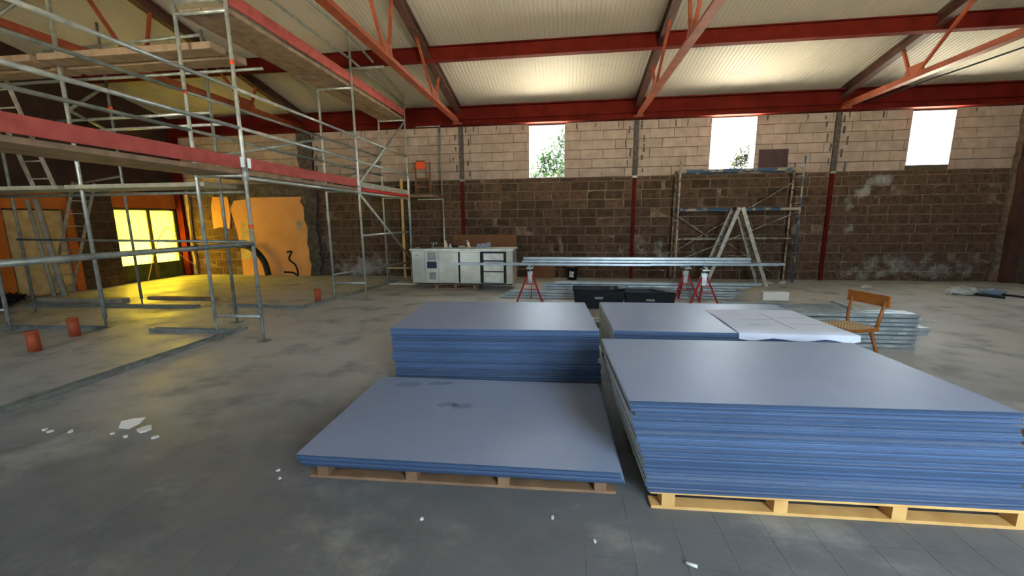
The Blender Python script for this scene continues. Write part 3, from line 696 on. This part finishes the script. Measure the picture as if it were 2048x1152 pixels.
for (px, py, ln, wd, sd) in ((.80, .80, .085, .04, 1), (.93, .78, .09, .045, 2), (.34, 1.17, .12, .06, 3), (.62, 1.22, .13, .04, 4)):
    pl_ = [(ln * (1 + .15 * math.sin(3*k + sd)) * math.cos(2*PI*k/14), wd * (1 + .2 * math.cos(2*k + sd)) * math.sin(2*PI*k/14)) for k in range(14)]
    obj('scuff_mark', B().prism(pl_, 0, .0004, 'z').mesh('scuff_mark', M['scuff']), None, top, (px, py, .01185), .2)
# building plans on the rear right stack
def sheet(name, label, corners, z, drop, nx, ny, seed, lines):
    r = random.Random(seed); A, Bc, Cc, D_ = [Vector(c) for c in corners]     # near-left, near-right, far-right, far-left
    bm = bmesh.new(); rows = []
    for j in range(ny + 1):
        row = []
        for i in range(nx + 1):
            s = i / nx; tt = j / ny; p = (A.lerp(Bc, s)).lerp(D_.lerp(Cc, s), tt)
            zz = z + .002 + .006 * max(0, math.sin(s * 9 + tt * 4)) * (1 if 0 < j < ny else .4) + r.random() * .001
            row.append(bm.verts.new((p.x, p.y, zz)))
        rows.append(row)
    if drop > 0:
        low = [bm.verts.new((v.co.x, v.co.y - .012 - .02 * abs(math.sin(i * .9)), z - drop * (1 + .25 * math.sin(i * 1.1)))) for i, v in enumerate(rows[0])]
        edge = [bm.verts.new((v.co.x, v.co.y - .008, z - .003)) for v in rows[0]]
        rows = [low, edge] + rows
    for a, b in zip(rows, rows[1:]):
        for i in range(nx): bm.faces.new((a[i], a[i+1], b[i+1], b[i])).smooth = True
    me = bpy.data.meshes.new(name); bm.to_mesh(me); bm.free(); me.materials.append(M['paper'])
    o = tag(obj(name, me), label, 'paper')
    for (s0, t0, s1_, t1) in lines:
        p = (A.lerp(Bc, s0)).lerp(D_.lerp(Cc, s0), t0); q = (A.lerp(Bc, s1_)).lerp(D_.lerp(Cc, s1_), t1)
        obj('fold_line', B().bar((p.x, p.y, z + .0095), (q.x, q.y, z + .0095), .008, .001).mesh('fold_line', M['galv_dull']), None, o)
    return o
sheet('building_plan', 'large white building plan draped over the front edge of the rear right stack', ((1.60, 3.845), (2.62, 3.85), (2.56, 4.86), (1.62, 4.84)), ZT, .05, 14, 8, 3, [(.55, .15, .55, .85), (.2, .5, .5, .5), (.6, .35, .95, .35), (.62, .6, .9, .6), (.2, .3, .45, .3), (.1, .75, .4, .75)])

# ------------------------------------------------------------------ chairs
def chair(label, loc, rz):
    t = thing('wooden_chair', label, 'chair', loc, rz, 'wooden chairs')
    W = .40
    st = B(); st.box(-.2, .2, -.2, .2, .415, .455); obj('seat_frame', st.mesh('seat_frame', M['chair_wood'], bevel=.008), None, t)
    bm = bmesh.new(); n = 10; g = [[bm.verts.new((-.19 + .38*i/n, -.19 + .38*j/n, .455 + .022 * (1 - (2*i/n-1)**4) * (1 - (2*j/n-1)**4) + .002 * ((i + j) % 2))) for i in range(n+1)] for j in range(n+1)]
    for j in range(n):
        for i in range(n): bm.faces.new((g[j][i], g[j][i+1], g[j+1][i+1], g[j+1][i]))
    me = bpy.data.meshes.new('seat_cushion'); bm.to_mesh(me); bm.free(); me.materials.append(M['weave']); obj('seat_cushion', me, None, t)
    for sx in (-1, 1):
        obj('leg', B().tube([(sx*.16, -.16, .42), (sx*.19, -.2, .0)], [.02, .014], 8).mesh('leg', M['chair_wood']), None, t)
        obj('leg', B().tube([(sx*.15, .14, .42), (sx*.18, .29, .0)], [.021, .014], 8).mesh('leg', M['chair_wood']), None, t)
        obj('back_post', B().tube([(sx*.17, .18, .42), (sx*.185, .20, .6), (sx*.19, .235, .76)], [.018, .018, .016], 8).mesh('back_post', M['chair_wood']), None, t)
    bb = B(); pts = []
    N = 10
    for k in range(N):
        x0, x1 = -.24 + .48*k/N, -.24 + .48*(k+1)/N
        y0, y1 = .228 + .02*(1 - (2*k/N-1)**2), .228 + .02*(1 - (2*(k+1)/N-1)**2)
        bb.bar((x0, y0, .765), (x1, y1, .765), .02, .13)
    obj('backrest', bb.mesh('backrest', M['chair_wood']), None, t)
    return t
chair('brown wooden chair with checked seat behind the paper plans', (3.31, 5.08, 0), -1.28)
chair('wooden chair cut off by the right picture edge beside the tall stack', (3.19, 2.76, 0), .75)

# ------------------------------------------------------------------ metal profiles
def profile_mesh(L_, w=.05, h=.05):
    # C-section lying on its back: web below, two flanges with small inward lips
    b = B(); tk = .0025; r_ = .006
    pr = [(-w/2 + r_, 0), (w/2 - r_, 0), (w/2, r_), (w/2, h - r_), (w/2 - r_, h), (w/2 - .014, h), (w/2 - .014, h - tk), (w/2 - r_, h - tk), (w/2 - tk, h - r_), (w/2 - tk, r_), (w/2 - r_, tk),
          (-w/2 + r_, tk), (-w/2 + tk, r_), (-w/2 + tk, h - r_), (-w/2 + r_, h - tk), (-w/2 + .014, h - tk), (-w/2 + .014, h), (-w/2 + r_, h), (-w/2, h - r_), (-w/2, r_)]
    b.prism(pr, 0, L_, 'x')
    return b.mesh('profile', M['track'])
slot_me = B().box(-.05, .05, -.0012, .0012, -.006, .006).mesh('slot', M['clip_white'])
def slots(o, L_, w, h, step, start):
    x = start
    while x < L_ - .1:
        obj('slot_lip', slot_me, None, o, (x, -w/2 - .0014 if o.rotation_euler.x == 0 else w/2 + .0014, h * .55)); x += step
P4 = {}
def prof(label, x, y, z, L_=4.0, rz=0.0, group=None, flip=False, w=.05, h=.05, name='metal_profile'):
    key = (round(L_, 2), w, h)
    if key not in P4: P4[key] = profile_mesh(L_, w, h)
    o = obj(name, P4[key], None, None, (x, y, z + (h if flip else 0)), rot=(PI if flip else 0, 0, rz))
    return tag(o, label, 'profile', group)
r = random.Random(9)
lab = 'galvanised metal profile lying across the red roller stands'; grp = 'profiles on the roller stands'
for (x, L_, z, y) in ((-2.3, 4.0, .775, 8.27), (-1.6, 4.0, .775, 8.34), (.1, 4.0, .775, 8.40), (.25, 4.0, .778, 8.46), (-.9, 4.0, .775, 8.52),
                      (-.86, 4.4, .834, 8.29), (-.5, 4.0, .834, 8.36), (-.82, 4.4, .834, 8.42), (-.4, 3.6, .834, 8.48), (-.84, 4.4, .893, 8.32)):
    prof(lab, x, y, z, L_, 0, grp, r.random() < .6)
lab = 'galvanised metal profile in the floor pile behind the black tubs'; grp = 'profiles in the pile behind the tubs'
for k in range(6):
    for j in range(6):
        if k == 5 and j > 2: continue
        L_ = 4.0 if k < 4 else 4.4
        o = prof(lab, -.4 + r.uniform(-.06, .06) + (.0, .03, .1, .0, .0, .25)[k], 8.95 + j * .056 + (k % 2) * .012, .004 + k * .057, L_ - (.0 if k < 4 else .15), 0, grp, j % 2 == 0)
        if j == 0 and k < 4: slots(o, L_, .05, .05, .33, .12 + .09 * k)
lab = 'galvanised metal profile in the bundle beside the chair'; grp = 'profiles in the bundle by the chair'
for k in range(8):
    for j in range(5):
        dx = .12 if k in (3, 4) else 0
        o = prof(lab, .55 + dx + r.uniform(-.012, .012), 5.72 + j * .056 + (k % 2) * .014, .004 + k * .0575, 4.0, .0, grp, (j + k) % 2 == 0)
        if j == 0: slots(o, 4.0, .05, .05, .3, .1 + .04 * (k % 3))
for k in range(2):
    for j in range(3):
        prof('galvanised metal profile lying flat behind the bundle by the chair', .45 + r.uniform(-.03, .03), 6.35 + j * .09, .004 + k * .054, 4.0, .0, 'flat profiles behind the bundle', j % 2 == 0)
for k in range(3):
    prof('galvanised metal profile lying on the bare floor behind the rear right stack', 3.1 - .02 * k, 8.36 - k * .22, .004, 2.1 - .05 * k, .0, 'loose floor profiles', True, .1, .05)
prof('single metal profile lying askew between the loose profiles and the chair', 5.36, 8.72, .004, 1.45, -1.66, None, True, .08, .05)
for k in range(3):
    prof('galvanised metal profile on the floor under the first red stand', -1.4 + .1 * k, 8.77 + .03 * k, .004 + .052 * k, 1.7, 0, 'profiles under the first stand', True, .1, .05)
# roller stands
def stand(label, x, y, rz):
    t = thing('roller_stand', label, 'stand', (x, y, 0), rz, 'red roller stands')
    for sx, sy in ((-1, -.5), (1, -.5), (0, 1)):
        obj('leg', B().bar((sx*.05, sy*.05, .56), (sx*.27, sy*.3, .0), .028, .028).mesh('leg', M['red_stand']), None, t)
    for a, b_, in (((-.165, -.1, .27), (.165, -.1, .27)), ((-.12, -.085, .38), (.12, -.085, .38))): obj('cross_bar', B().bar(a, b_, .016, .016).mesh('cross_bar', M['red_stand']), None, t)
    obj('post', B().tube([(0, 0, .1), (0, 0, .7)], .018).mesh('post', M['galv']), None, t)
    obj('sleeve', B().prism([(-.055, .64), (.055, .64), (.035, .40), (-.035, .40)], -.035, .035).mesh('sleeve', M['galv']), None, t)
    hd = obj('head', B().box(-.06, .06, -.15, .15, .70, .725).mesh('head', M['galv']), None, t)
    obj('roller', B().tube([(0, -.14, .75), (0, .14, .75)], .024, 12).mesh('roller', M['galv_dull']), None, hd)
stand('red roller stand in front of the steel cabinet', -.71, 8.40, 0); stand('red roller stand left of the pair on the right', 2.46, 8.62, .1); stand('red roller stand right of the pair on the right', 2.72, 8.28, -.1)
# black tubs
def tub(label, x, y, rz, L_, W, h):
    t = thing('plastic_tub', label, 'tub', (x, y, 0), rz, 'black tubs')
    b = B(); tk = .012; dx = .04
    outer = [(-L_/2 + dx, -W/2 + dx, 0), (L_/2 - dx, -W/2 + dx, 0), (L_/2 - dx, W/2 - dx, 0), (-L_/2 + dx, W/2 - dx, 0)]
    top = [(-L_/2, -W/2, h), (L_/2, -W/2, h), (L_/2, W/2, h), (-L_/2, W/2, h)]
    ti = [(-L_/2 + tk, -W/2 + tk, h), (L_/2 - tk, -W/2 + tk, h), (L_/2 - tk, W/2 - tk, h), (-L_/2 + tk, W/2 - tk, h)]
    bi = [(-L_/2 + dx + tk, -W/2 + dx + tk, tk), (L_/2 - dx - tk, -W/2 + dx + tk, tk), (L_/2 - dx - tk, W/2 - dx - tk, tk), (-L_/2 + dx + tk, W/2 - dx - tk, tk)]
    R = [[b.bm.verts.new(p) for p in q] for q in (outer, top, ti, bi)]
    for A, Z in zip(R, R[1:]):
        for i in range(4): b.bm.faces.new((A[i], A[(i+1) % 4], Z[(i+1) % 4], Z[i]))
    b.bm.faces.new(R[0][::-1]); b.bm.faces.new(R[3])
    obj('shell', b.mesh('shell', M['black_plastic']), None, t)
    rm = B()
    for a, c in ((0, 1), (1, 2), (2, 3), (3, 0)): rm.tube([top[a], top[c]], .014, 8)
    obj('rim', rm.mesh('rim', M['black_plastic']), None, t)
    obj('handle', B().box(-.08, .08, -W/2 - .012, -W/2 + .005, h * .55, h * .66).mesh('handle', M['galv_dull']), None, t)
tub('black plastic tub left of its twin below the long profiles', .66, 7.98, .0, .96, .5, .36); tub('black plastic tub right of its twin below the long profiles', 1.62, 8.0, -.03, .9, .5, .31)
for k, (x, y, z, L_, a, lab) in enumerate(((1.02, 7.8, .39, .22, .5, 'short profile offcut lying over the gap between the tubs'), (.9, 7.72, .388, .16, 1.4, 'stubby profile offcut on the rim of the left tub'), (1.7, 8.1, .345, .5, -.9, 'longer profile offcut slanting off the right tub'))):
    prof(lab, x, y, z, L_, a, 'profile offcuts')
tag(box_obj('gypsum_block', 4.1, 4.6, 8.86, 9.0, .002, .18, M['white_foam'], bevel=.006), 'white block standing alone on the floor behind the loose profiles', 'block')

# ------------------------------------------------------------------ steel cabinet
cb = thing('steel_cabinet', 'stainless steel refrigerated counter standing on a pallet by the wall', 'cabinet', (-3.80, 9.72, .125), -.02)
CW, CD, CH = 2.56, .70, .84
obj('body', B().box(0, CW, .02, CD, .03, CH).mesh('body', M['steel_sheet']), None, cb)
obj('plinth', B().box(.03, CW - .03, .05, CD - .03, 0, .03).mesh('plinth', M['dark_gap']), None, cb)
obj('worktop', B().box(-.04, CW + .03, -.03, CD + .03, CH, CH + .05).mesh('worktop', M['steel_bright'], bevel=.006), None, cb)
obj('side_panel', B().box(0.01, .34, 0, .02, .05, CH - .02).mesh('side_panel', M['steel_sheet'], bevel=.004), None, cb)
cp = obj('control_panel', B().box(.36, .68, 0, .02, .05, CH - .02).mesh('control_panel', M['steel_sheet'], bevel=.004), None, cb)
obj('display', B().box(.40, .65, -.006, 0, .40, .57).mesh('display', M['navy']), None, cp)
obj('vent_grille', B().box(.45, .63, -.006, 0, .12, .30).mesh('vent_grille', M['galv_dull']), None, cp)
obj('upper_vent', B().box(.42, .63, -.006, 0, .60, .80).mesh('upper_vent', M['galv_dull']), None, cp)
for k, (a, b_) in enumerate(((.72, 1.21), (1.25, 1.76))):
    dr = obj('door', B().box(a, b_, -.015, .02, .05, CH - .03).mesh('door', M['steel_sheet'], bevel=.006), None, cb)
    obj('seal', B().box(b_, b_ + .04, .0, .022, .05, CH - .03).mesh('seal', M['dark_gap']), None, dr)
    if k == 0: obj('handle', B().box(b_ - .06, b_ - .02, -.03, -.015, .5, CH - .06).mesh('handle', M['steel_bright']), None, dr)
obj('drawer_frame', B().box(1.78, 2.40, .0, .022, .04, CH - .02).mesh('drawer_frame', M['dark_gap']), None, cb)
for z0, z1 in ((.06, .32), (.345, .58), (.61, .78)): obj('drawer', B().box(1.84, 2.34, -.012, .0, z0, z1).mesh('drawer', M['steel_bright'], bevel=.005), None, cb)
obj('maker_plate', B().box(.10, .17, -.003, 0, .72, .735).mesh('maker_plate', M['dark_gap']), None, cb)
pallet('short timber pallet beneath the steel cabinet', -3.3, 9.76, -.02, 1.2, .6, 'pallet_grey', 3, 4)
# things on the counter
CT = .125 + CH + .052
def bottle(label, x, y, h, rad, m, lean=0):
    t = thing('spray_bottle', label, 'bottle', (x, y, CT), group='bottles on the counter'); t.rotation_euler = (0, lean, 0)
    obj('body', B().lathe([(rad * .9, 0), (rad, .01), (rad, h * .6), (rad * .4, h * .75), (rad * .35, h * .85), (.001, h * .86)], 12).mesh('body', M[m]), None, t)
    obj('cap', B().lathe([(rad * .45, h * .84), (rad * .5, h), (.001, h)], 12).mesh('cap', M['white_foam']), None, t)
bottle('pale bottle standing left of the tool clutter on the counter', -3.02, 10.1, .17, .045, 'flesh'); bottle('pale bottle tilted beside the dark tools on the counter', -2.42, 10.15, .19, .04, 'flesh', -.25); bottle('small pale bottle between the tools on the counter', -2.88, 10.02, .1, .035, 'bag_white')
t = thing('hand_tool', 'dark hand tool lying between the bottles on the counter', 'tool', (-2.72, 10.05, CT)); obj('grip', B().tube([(-.12, 0, .03), (.05, .02, .035)], .025).mesh('grip', M['black_rubber']), None, t); obj('blade', B().box(.05, .2, -.02, .05, .02, .05).mesh('blade', M['galv_dull']), None, t)
t = thing('water_tap', 'small tap fitting lying at the left end of the counter', 'tap', (-3.32, 10.0, CT)); obj('spout', B().tube([(0, 0, .012), (0, 0, .1), (.03, 0, .14), (.08, 0, .13), (.1, 0, .09)], .014).mesh('spout', M['galv']), None, t); obj('base_ring', B().lathe([(.05, 0), (.05, .02), (.02, .03)], 12).mesh('base_ring', M['galv_dull']), None, t)
obj('lever', B().tube([(0, 0, .1), (-.06, 0, .13)], .008).mesh('lever', M['galv']), None, t)
tag(obj('flat_bar', B().tube([(-.15, 0, .012), (.15, .03, .012)], .012).mesh('flat_bar', M['red_steel']), None, None, (-3.5, 9.92, CT)), 'reddish bar lying flat at the left counter end', 'bar')
t = thing('paper_bundle', 'crumpled bundle of white printed paper on the counter', 'paper', (-2.02, 10.05, CT), .1)
for k in range(5):
    obj('page', B().prism([(-.17, .004 + .02*k), (-.02, .02 + .02*k), (.03, .012 + .02*k), (.17, .05 + .022*k), (.17, .054 + .022*k), (.03, .017 + .02*k), (-.02, .025 + .02*k), (-.17, .009 + .02*k)], -.12 + .01*k, .12 - .008*k).mesh('page', M['paper']), None, t)
# against the back wall
tag(obj('cardboard_sheet', B().box(-.95, .95, -.012, .012, 0, 1.28).mesh('cardboard_sheet', M['cardboard']), None, None, (-2.35, YB - .2, .005), rot=(-.1, 0, 0)), 'wide brown cardboard sheet leaning on the wall behind the steel cabinet', 'cardboard')
tag(obj('cardboard_sheet', B().box(-.35, .35, -.012, .012, 0, .58).mesh('cardboard_sheet', M['cardboard']), None, None, (-.62, YB - .14, .005), rot=(-.12, 0, 0)), 'small brown cardboard sheet leaning on the wall right of the steel cabinet', 'cardboard')
t = thing('bucket', 'dark bucket with pale plaster smears standing by the block wall', 'bucket', (.22, YB - .35, 0))
obj('shell', B().lathe([(.13, 0), (.17, .36), (.185, .37), (.16, .36), (.12, .02), (.001, .02)], 18).mesh('shell', M['black_plastic']), None, t)
obj('plaster_smear', B().prism(jag([(-.09, .1), (.05, .08), (.06, .24), (-.08, .26)], 2, .02, 3), -.172, -.15).mesh('plaster_smear', M['bag_white']), None, t)
obj('lid', B().lathe([(.21, .37), (.21, .395), (.001, .40)], 18).mesh('lid', M['cardboard']), None, t)
tag(obj('mortar_run', B().prism(jag([(-.02, 0), (.07, 0), (.1, .25), (.0, .5), (-.09, .52), (-.06, .25)], 3, .025, 8), -.03, .0).mesh('mortar_run', M['mortar']), None, None, (-.12, YB - .012, .72)), 'pale squeezed mortar streak on the block wall above the small cardboard', 'mortar')

# ------------------------------------------------------------------ mobile scaffold by the wall with double ladder
ms = thing('mobile_scaffold', 'narrow blue and white work scaffold below the second window', 'scaffold', (2.95, 11.3, 0))
mw = 2.95; md = .45
for ix, x in enumerate((0, mw)):
    for iy, y in enumerate((0, md)):
        zt = 3.2 if iy == 0 else 2.95
        o = obj('standard', B().tube([(x, y, .02 if x else .02), (x, y, zt)], .024).mesh('standard', M['blue_paint' if (ix and not iy) else 'stained_tube']), None, ms)
    for k in range(7):
        z = .62 + k * .34 + (.08 if ix else 0)
        if z < 2.95: obj('rung', B().tube([(x, 0, z), (x, md, z)], .016, 6).mesh('rung', M['stained_tube']), None, ms)
for z, m in ((1.88, 'blue_paint'), (2.86, 'blue_paint')):
    obj('deck_beam', B().box(0, mw, -.03, .03, z, z + .07).mesh('deck_beam', M[m]), None, ms); obj('deck_beam', B().box(0, mw, md - .03, md + .03, z, z + .07).mesh('deck_beam', M[m]), None, ms)
for a, b_ in ((.03, .22), (.24, .42)): obj('deck_plank', B().box(.02, mw - .02, a, b_, 2.90, 2.94).mesh('deck_plank', M['stained_tube']), None, ms)
obj('deck_plank', B().box(.02, mw - .02, .06, .4, 1.92, 1.95).mesh('deck_plank', M['deck_wood']), None, ms)
for y in (0, md): obj('horizontal_tube', B().tube([(0, y, 1.15), (mw - .15, y, 1.17)], .02).mesh('horizontal_tube', M['stained_tube']), None, ms)
for a, b_ in (((0, md, .75), (mw, md, 2.6)), ((.05, 0, .58), (mw, 0, 1.86)), ((.05, md, 1.8), (1.3, md, .95)), ((1.2, md, 1.2), (mw - .25, md, .18))):
    obj('diagonal_brace', B().tube([a, b_], .014, 6).mesh('brace', M['stained_tube']), None, ms)
tag(obj('dark_panel', B().box(0, .72, -.01, .01, 0, .52).mesh('dark_panel', M['dark_board']), None, None, (5.07, YB - .06, 2.955), rot=(-.06, 0, 0)), 'dark brown board propped on the scaffold right of the second window', 'board')
dl = thing('double_ladder', 'paint-stained double ladder standing spread in front of the narrow scaffold', 'ladder', (4.28, 10.95, 0))
for s in (-1, 1):
    for y in (-.19, .19):
        obj('rail', B().bar((s*.72, y * 1.3, 0), (s*.04, y, 1.95), .085, .03, (0, 1, 0)).mesh('rail', M['ladder_alu']), None, dl)
    for k in range(7):
        f = (k + .6) / 7.3; x = s * (.72 - .68 * f); obj('rung', B().tube([(x, -.22, 1.95 * f), (x, .22, 1.95 * f)], .014, 6).mesh('rung', M['stained_tube']), None, dl)
obj('hinge', B().box(-.07, .07, -.2, .2, 1.9, 1.97).mesh('hinge', M['cardboard']), None, dl)
obj('spreader_cord', B().tube([(-.45, -.24, .8), (0, -.24, .76), (.45, -.24, .8)], .006, 6).mesh('cord', M['stained_tube']), None, dl)

# ------------------------------------------------------------------ things at the far end of the frame scaffold
t = thing('wooden_trestle', 'brown wooden trestle standing on the deck end by the white blocks', 'trestle', (-3.98, 11.35, 2.41))
obj('shelf_plank', B().box(-.30, .36, -.28, .25, -.06, .0).mesh('shelf_plank', M['deck_wood']), None, t)
for x in (-.22, .2): obj('leg', B().bar((x, 0, 0), (x, 0, .9), .05, .04).mesh('leg', M['cardboard']), None, t)
for z in (.2, .42): obj('cross_rail', B().box(-.22, .2, -.012, .012, z, z + .05).mesh('cross_rail', M['cardboard']), None, t)
t2 = thing('orange_bag', 'small bright orange bag with black dots hanging at the scaffold end', 'bag', (-4.0, 11.28, 3.22))
obj('pouch', B().prism([(-.13, -.1), (.1, -.12), (.15, .0), (.13, .1), (-.12, .1), (-.16, .0)], -.05, .0).mesh('pouch', M['orange_clip'], bevel=.012), None, t2)
for k in range(4): obj('black_dot', B().box(-.12 + .07*k, -.085 + .07*k, -.055, -.045, .09, .125).mesh('black_dot', M['black_rubber']), None, t2)
t = thing('tube_gate', 'thin galvanised tube bracket beside the cabinet corner', 'frame', (-3.62, 11.5, 0))
obj('upright', B().tube([(.15, 0, .0), (.15, 0, 2.3)], .02).mesh('upright', M['galv']), None, t); obj('arm', B().tube([(-.6, 0, 2.3), (.17, 0, 2.3)], .018).mesh('arm', M['galv']), None, t)
t = thing('tube_gate', 'grey tube frame rising to the eave beam at the scaffold end', 'frame', (-3.62, 11.6, 2.41))
obj('upright', B().tube([(.1, 0, 0), (.1, 0, 1.93)], .02).mesh('upright', M['galv_dull']), None, t); obj('arm', B().tube([(-.6, 0, 1.9), (.1, 0, 1.9)], .018).mesh('arm', M['galv_dull']), None, t)
for k, (x, lab) in enumerate(((-4.72, 'pale timber post leaning at the far scaffold end, left one'), (-4.5, 'pale timber post leaning at the far scaffold end, right one'))):
    tag(obj('timber_post', B().bar((0, 0, 0), (-.05, .2, 2.9), .07 - .02*k, .05).mesh('timber_post', M['pallet_pale' if k == 0 else 'galv']), None, None, (x, 11.5, .002)), lab, 'post')
tag(box_obj('white_strip', -4.75, -3.95, 10.35, 10.5, .002, .02, M['white_foam']), 'bright white strip on the floor at the left foot of the cabinet', 'strip')

# ------------------------------------------------------------------ hoses, cables and litter
def curve_thing(name, label, cat, pts, rad, m, n=8):
    # smooth the points a little
    P = [Vector(p) for p in pts]; out = []
    for i in range(len(P) - 1):
        p0, p1, p2, p3 = P[max(i-1, 0)], P[i], P[i+1], P[min(i+2, len(P)-1)]
        for k in range(6):
            s = k / 6; out.append(.5*((2*p1) + (-p0+p2)*s + (2*p0-5*p1+4*p2-p3)*s*s + (-p0+3*p1-3*p2+p3)*s**3))
    out.append(P[-1])
    return tag(obj(name, B().tube(out, rad, n).mesh(name, M[m])), label, cat)
curve_thing('ribbed_hose', 'thick black hose arching out of the floor at the orange wall', 'hose', [(-10.35, 11.72, .95), (-10.1, 11.72, .97), (-9.75, 11.74, .8), (-9.5, 11.76, .45), (-9.42, 11.78, .02)], .09, 'black_rubber', 12)
curve_thing('cable_bundle', 'black cables sprouting from the floor at the right end of the orange wall', 'cable', [(-8.75, 11.65, .14), (-8.45, 11.65, .12), (-8.3, 11.66, .03), (-8.35, 11.66, .35), (-8.55, 11.66, .55), (-8.45, 11.66, .78), (-8.6, 11.66, .76)], .028, 'black_rubber')
curve_thing('hanging_cable', 'thin loose cable curled in front of the yellow doors', 'cable', [(-12.0, 10.2, .05), (-12.0, 10.5, .8), (-12.0, 10.75, 1.3), (-12.0, 11.0, 1.55), (-12.0, 11.25, 1.4), (-12.0, 11.1, 1.1), (-12.0, 10.9, 1.2), (-12.0, 11.2, .8), (-12.0, 11.5, .55), (-12.0, 11.8, .3)], .012, 'pallet_pale', 6)
def scrap(label, x, y, s, seed, z=.003, h=.012, m='white_foam', stand=0.0):
    rr = random.Random(seed); n = 6
    poly = [(s * rr.uniform(.6, 1.1) * math.cos(2*PI*k/n), s * .7 * rr.uniform(.6, 1.1) * math.sin(2*PI*k/n)) for k in range(n)]
    o = obj('gypsum_scrap', B().prism(poly, 0, h, 'z').mesh('gypsum_scrap', M[m]), None, None, (x, y, z + abs(math.sin(stand)) * s * .75), rot=(stand, 0, rr.uniform(0, 3)))
    return tag(o, label, 'scrap', 'gypsum scraps on the floor')
scrap('larger white gypsum scrap tilted on the left floor', -3.62, 2.75, .09, 2, stand=.5); scrap('flat white gypsum scrap right beside the larger tilted one', -3.46, 2.72, .09, 3)
lab = 'tiny white gypsum crumb on the floor near the large scrap'
for k, (x, y) in enumerate(((-3.5, 2.6), (-3.25, 2.62), (-3.66, 2.63), (-4.22, 2.6), (-4.3, 2.62), (-4.05, 2.62))): scrap(lab, x, y, (.025, .035, .02, .03, .025, .03)[k], 10 + k)
lab = 'tiny white crumb on the dark floor in front of the stacks'
for k, (x, y) in enumerate(((-.8, 2.0), (.18, 1.95), (-1.88, 2.25), (-.05, 2.1), (-1.95, 2.33))): scrap(lab, x, y, .013, 30 + k)
tag(obj('white_plug', B().tube([(0, 0, .012), (.05, -.02, .012)], .008).mesh('white_plug', M['white_foam']), None, None, (.62, 1.86, .002)), 'small white plug lying in front of the pale pallet', 'plug')
t = thing('rubbish_bag', 'dusty white rubbish bag lying on the floor near the right wall end', 'bag', (8.72, 9.95, 0))
def lump(name, sx, sy, sz, seed, m, loc, parent):
    rr = random.Random(seed); bm = bmesh.new(); bmesh.ops.create_icosphere(bm, subdivisions=3, radius=1)
    ph = [rr.uniform(0, 6) for _ in range(6)]
    for v in bm.verts:
        k = 1 + .18*math.sin(v.co.x*4 + ph[0]) * math.cos(v.co.y*5 + ph[1]) + .1*math.sin(v.co.z*7 + ph[2] + v.co.x*6)
        v.co = Vector((v.co.x*sx*k, v.co.y*sy*k, max(0, (v.co.z + .8) * sz * k * .6)))
    for f in bm.faces: f.smooth = True
    me = bpy.data.meshes.new(name); bm.to_mesh(me); bm.free(); me.materials.append(M[m]); return obj(name, me, None, parent, loc)
lump('sack', .27, .17, .16, 3, 'bag_white', (0, 0, 0), t); obj('dark_rod', B().tube([(.05, -.12, .04), (.32, -.5, .02)], .025).mesh('dark_rod', M['black_rubber']), None, t); lump('neck', .05, .06, .1, 6, 'bag_white', (-.3, 0, 0), t)
t = thing('rubbish_bag', 'blue and grey rubbish bag with a dark bar at the far right floor', 'bag', (9.22, 9.9, 0))
lump('sack', .17, .15, .13, 4, 'bag_blue', (0, 0, 0), t); obj('dark_rod', B().tube([(.05, -.1, .04), (.34, -.48, .02)], .022).mesh('dark_rod', M['black_rubber']), None, t)
for k, (x, y, s, lab) in enumerate(((7.2, 10.6, .1, 'pale rag on the floor left of the rubbish bags'), (5.3, 11.15, .07, 'small pale rubble lump left of the blue scaffold foot'), (5.62, 11.2, .09, 'pale rubble lump right beside the blue scaffold foot'), (4.55, 11.1, .06, 'small pale rubble lump below the double ladder'))):
    lump_o = lump('rubble_lump', s, s * .7, s * .8, 50 + k, 'bag_white', (x, y, 0), None); tag(lump_o, lab, 'rubble')
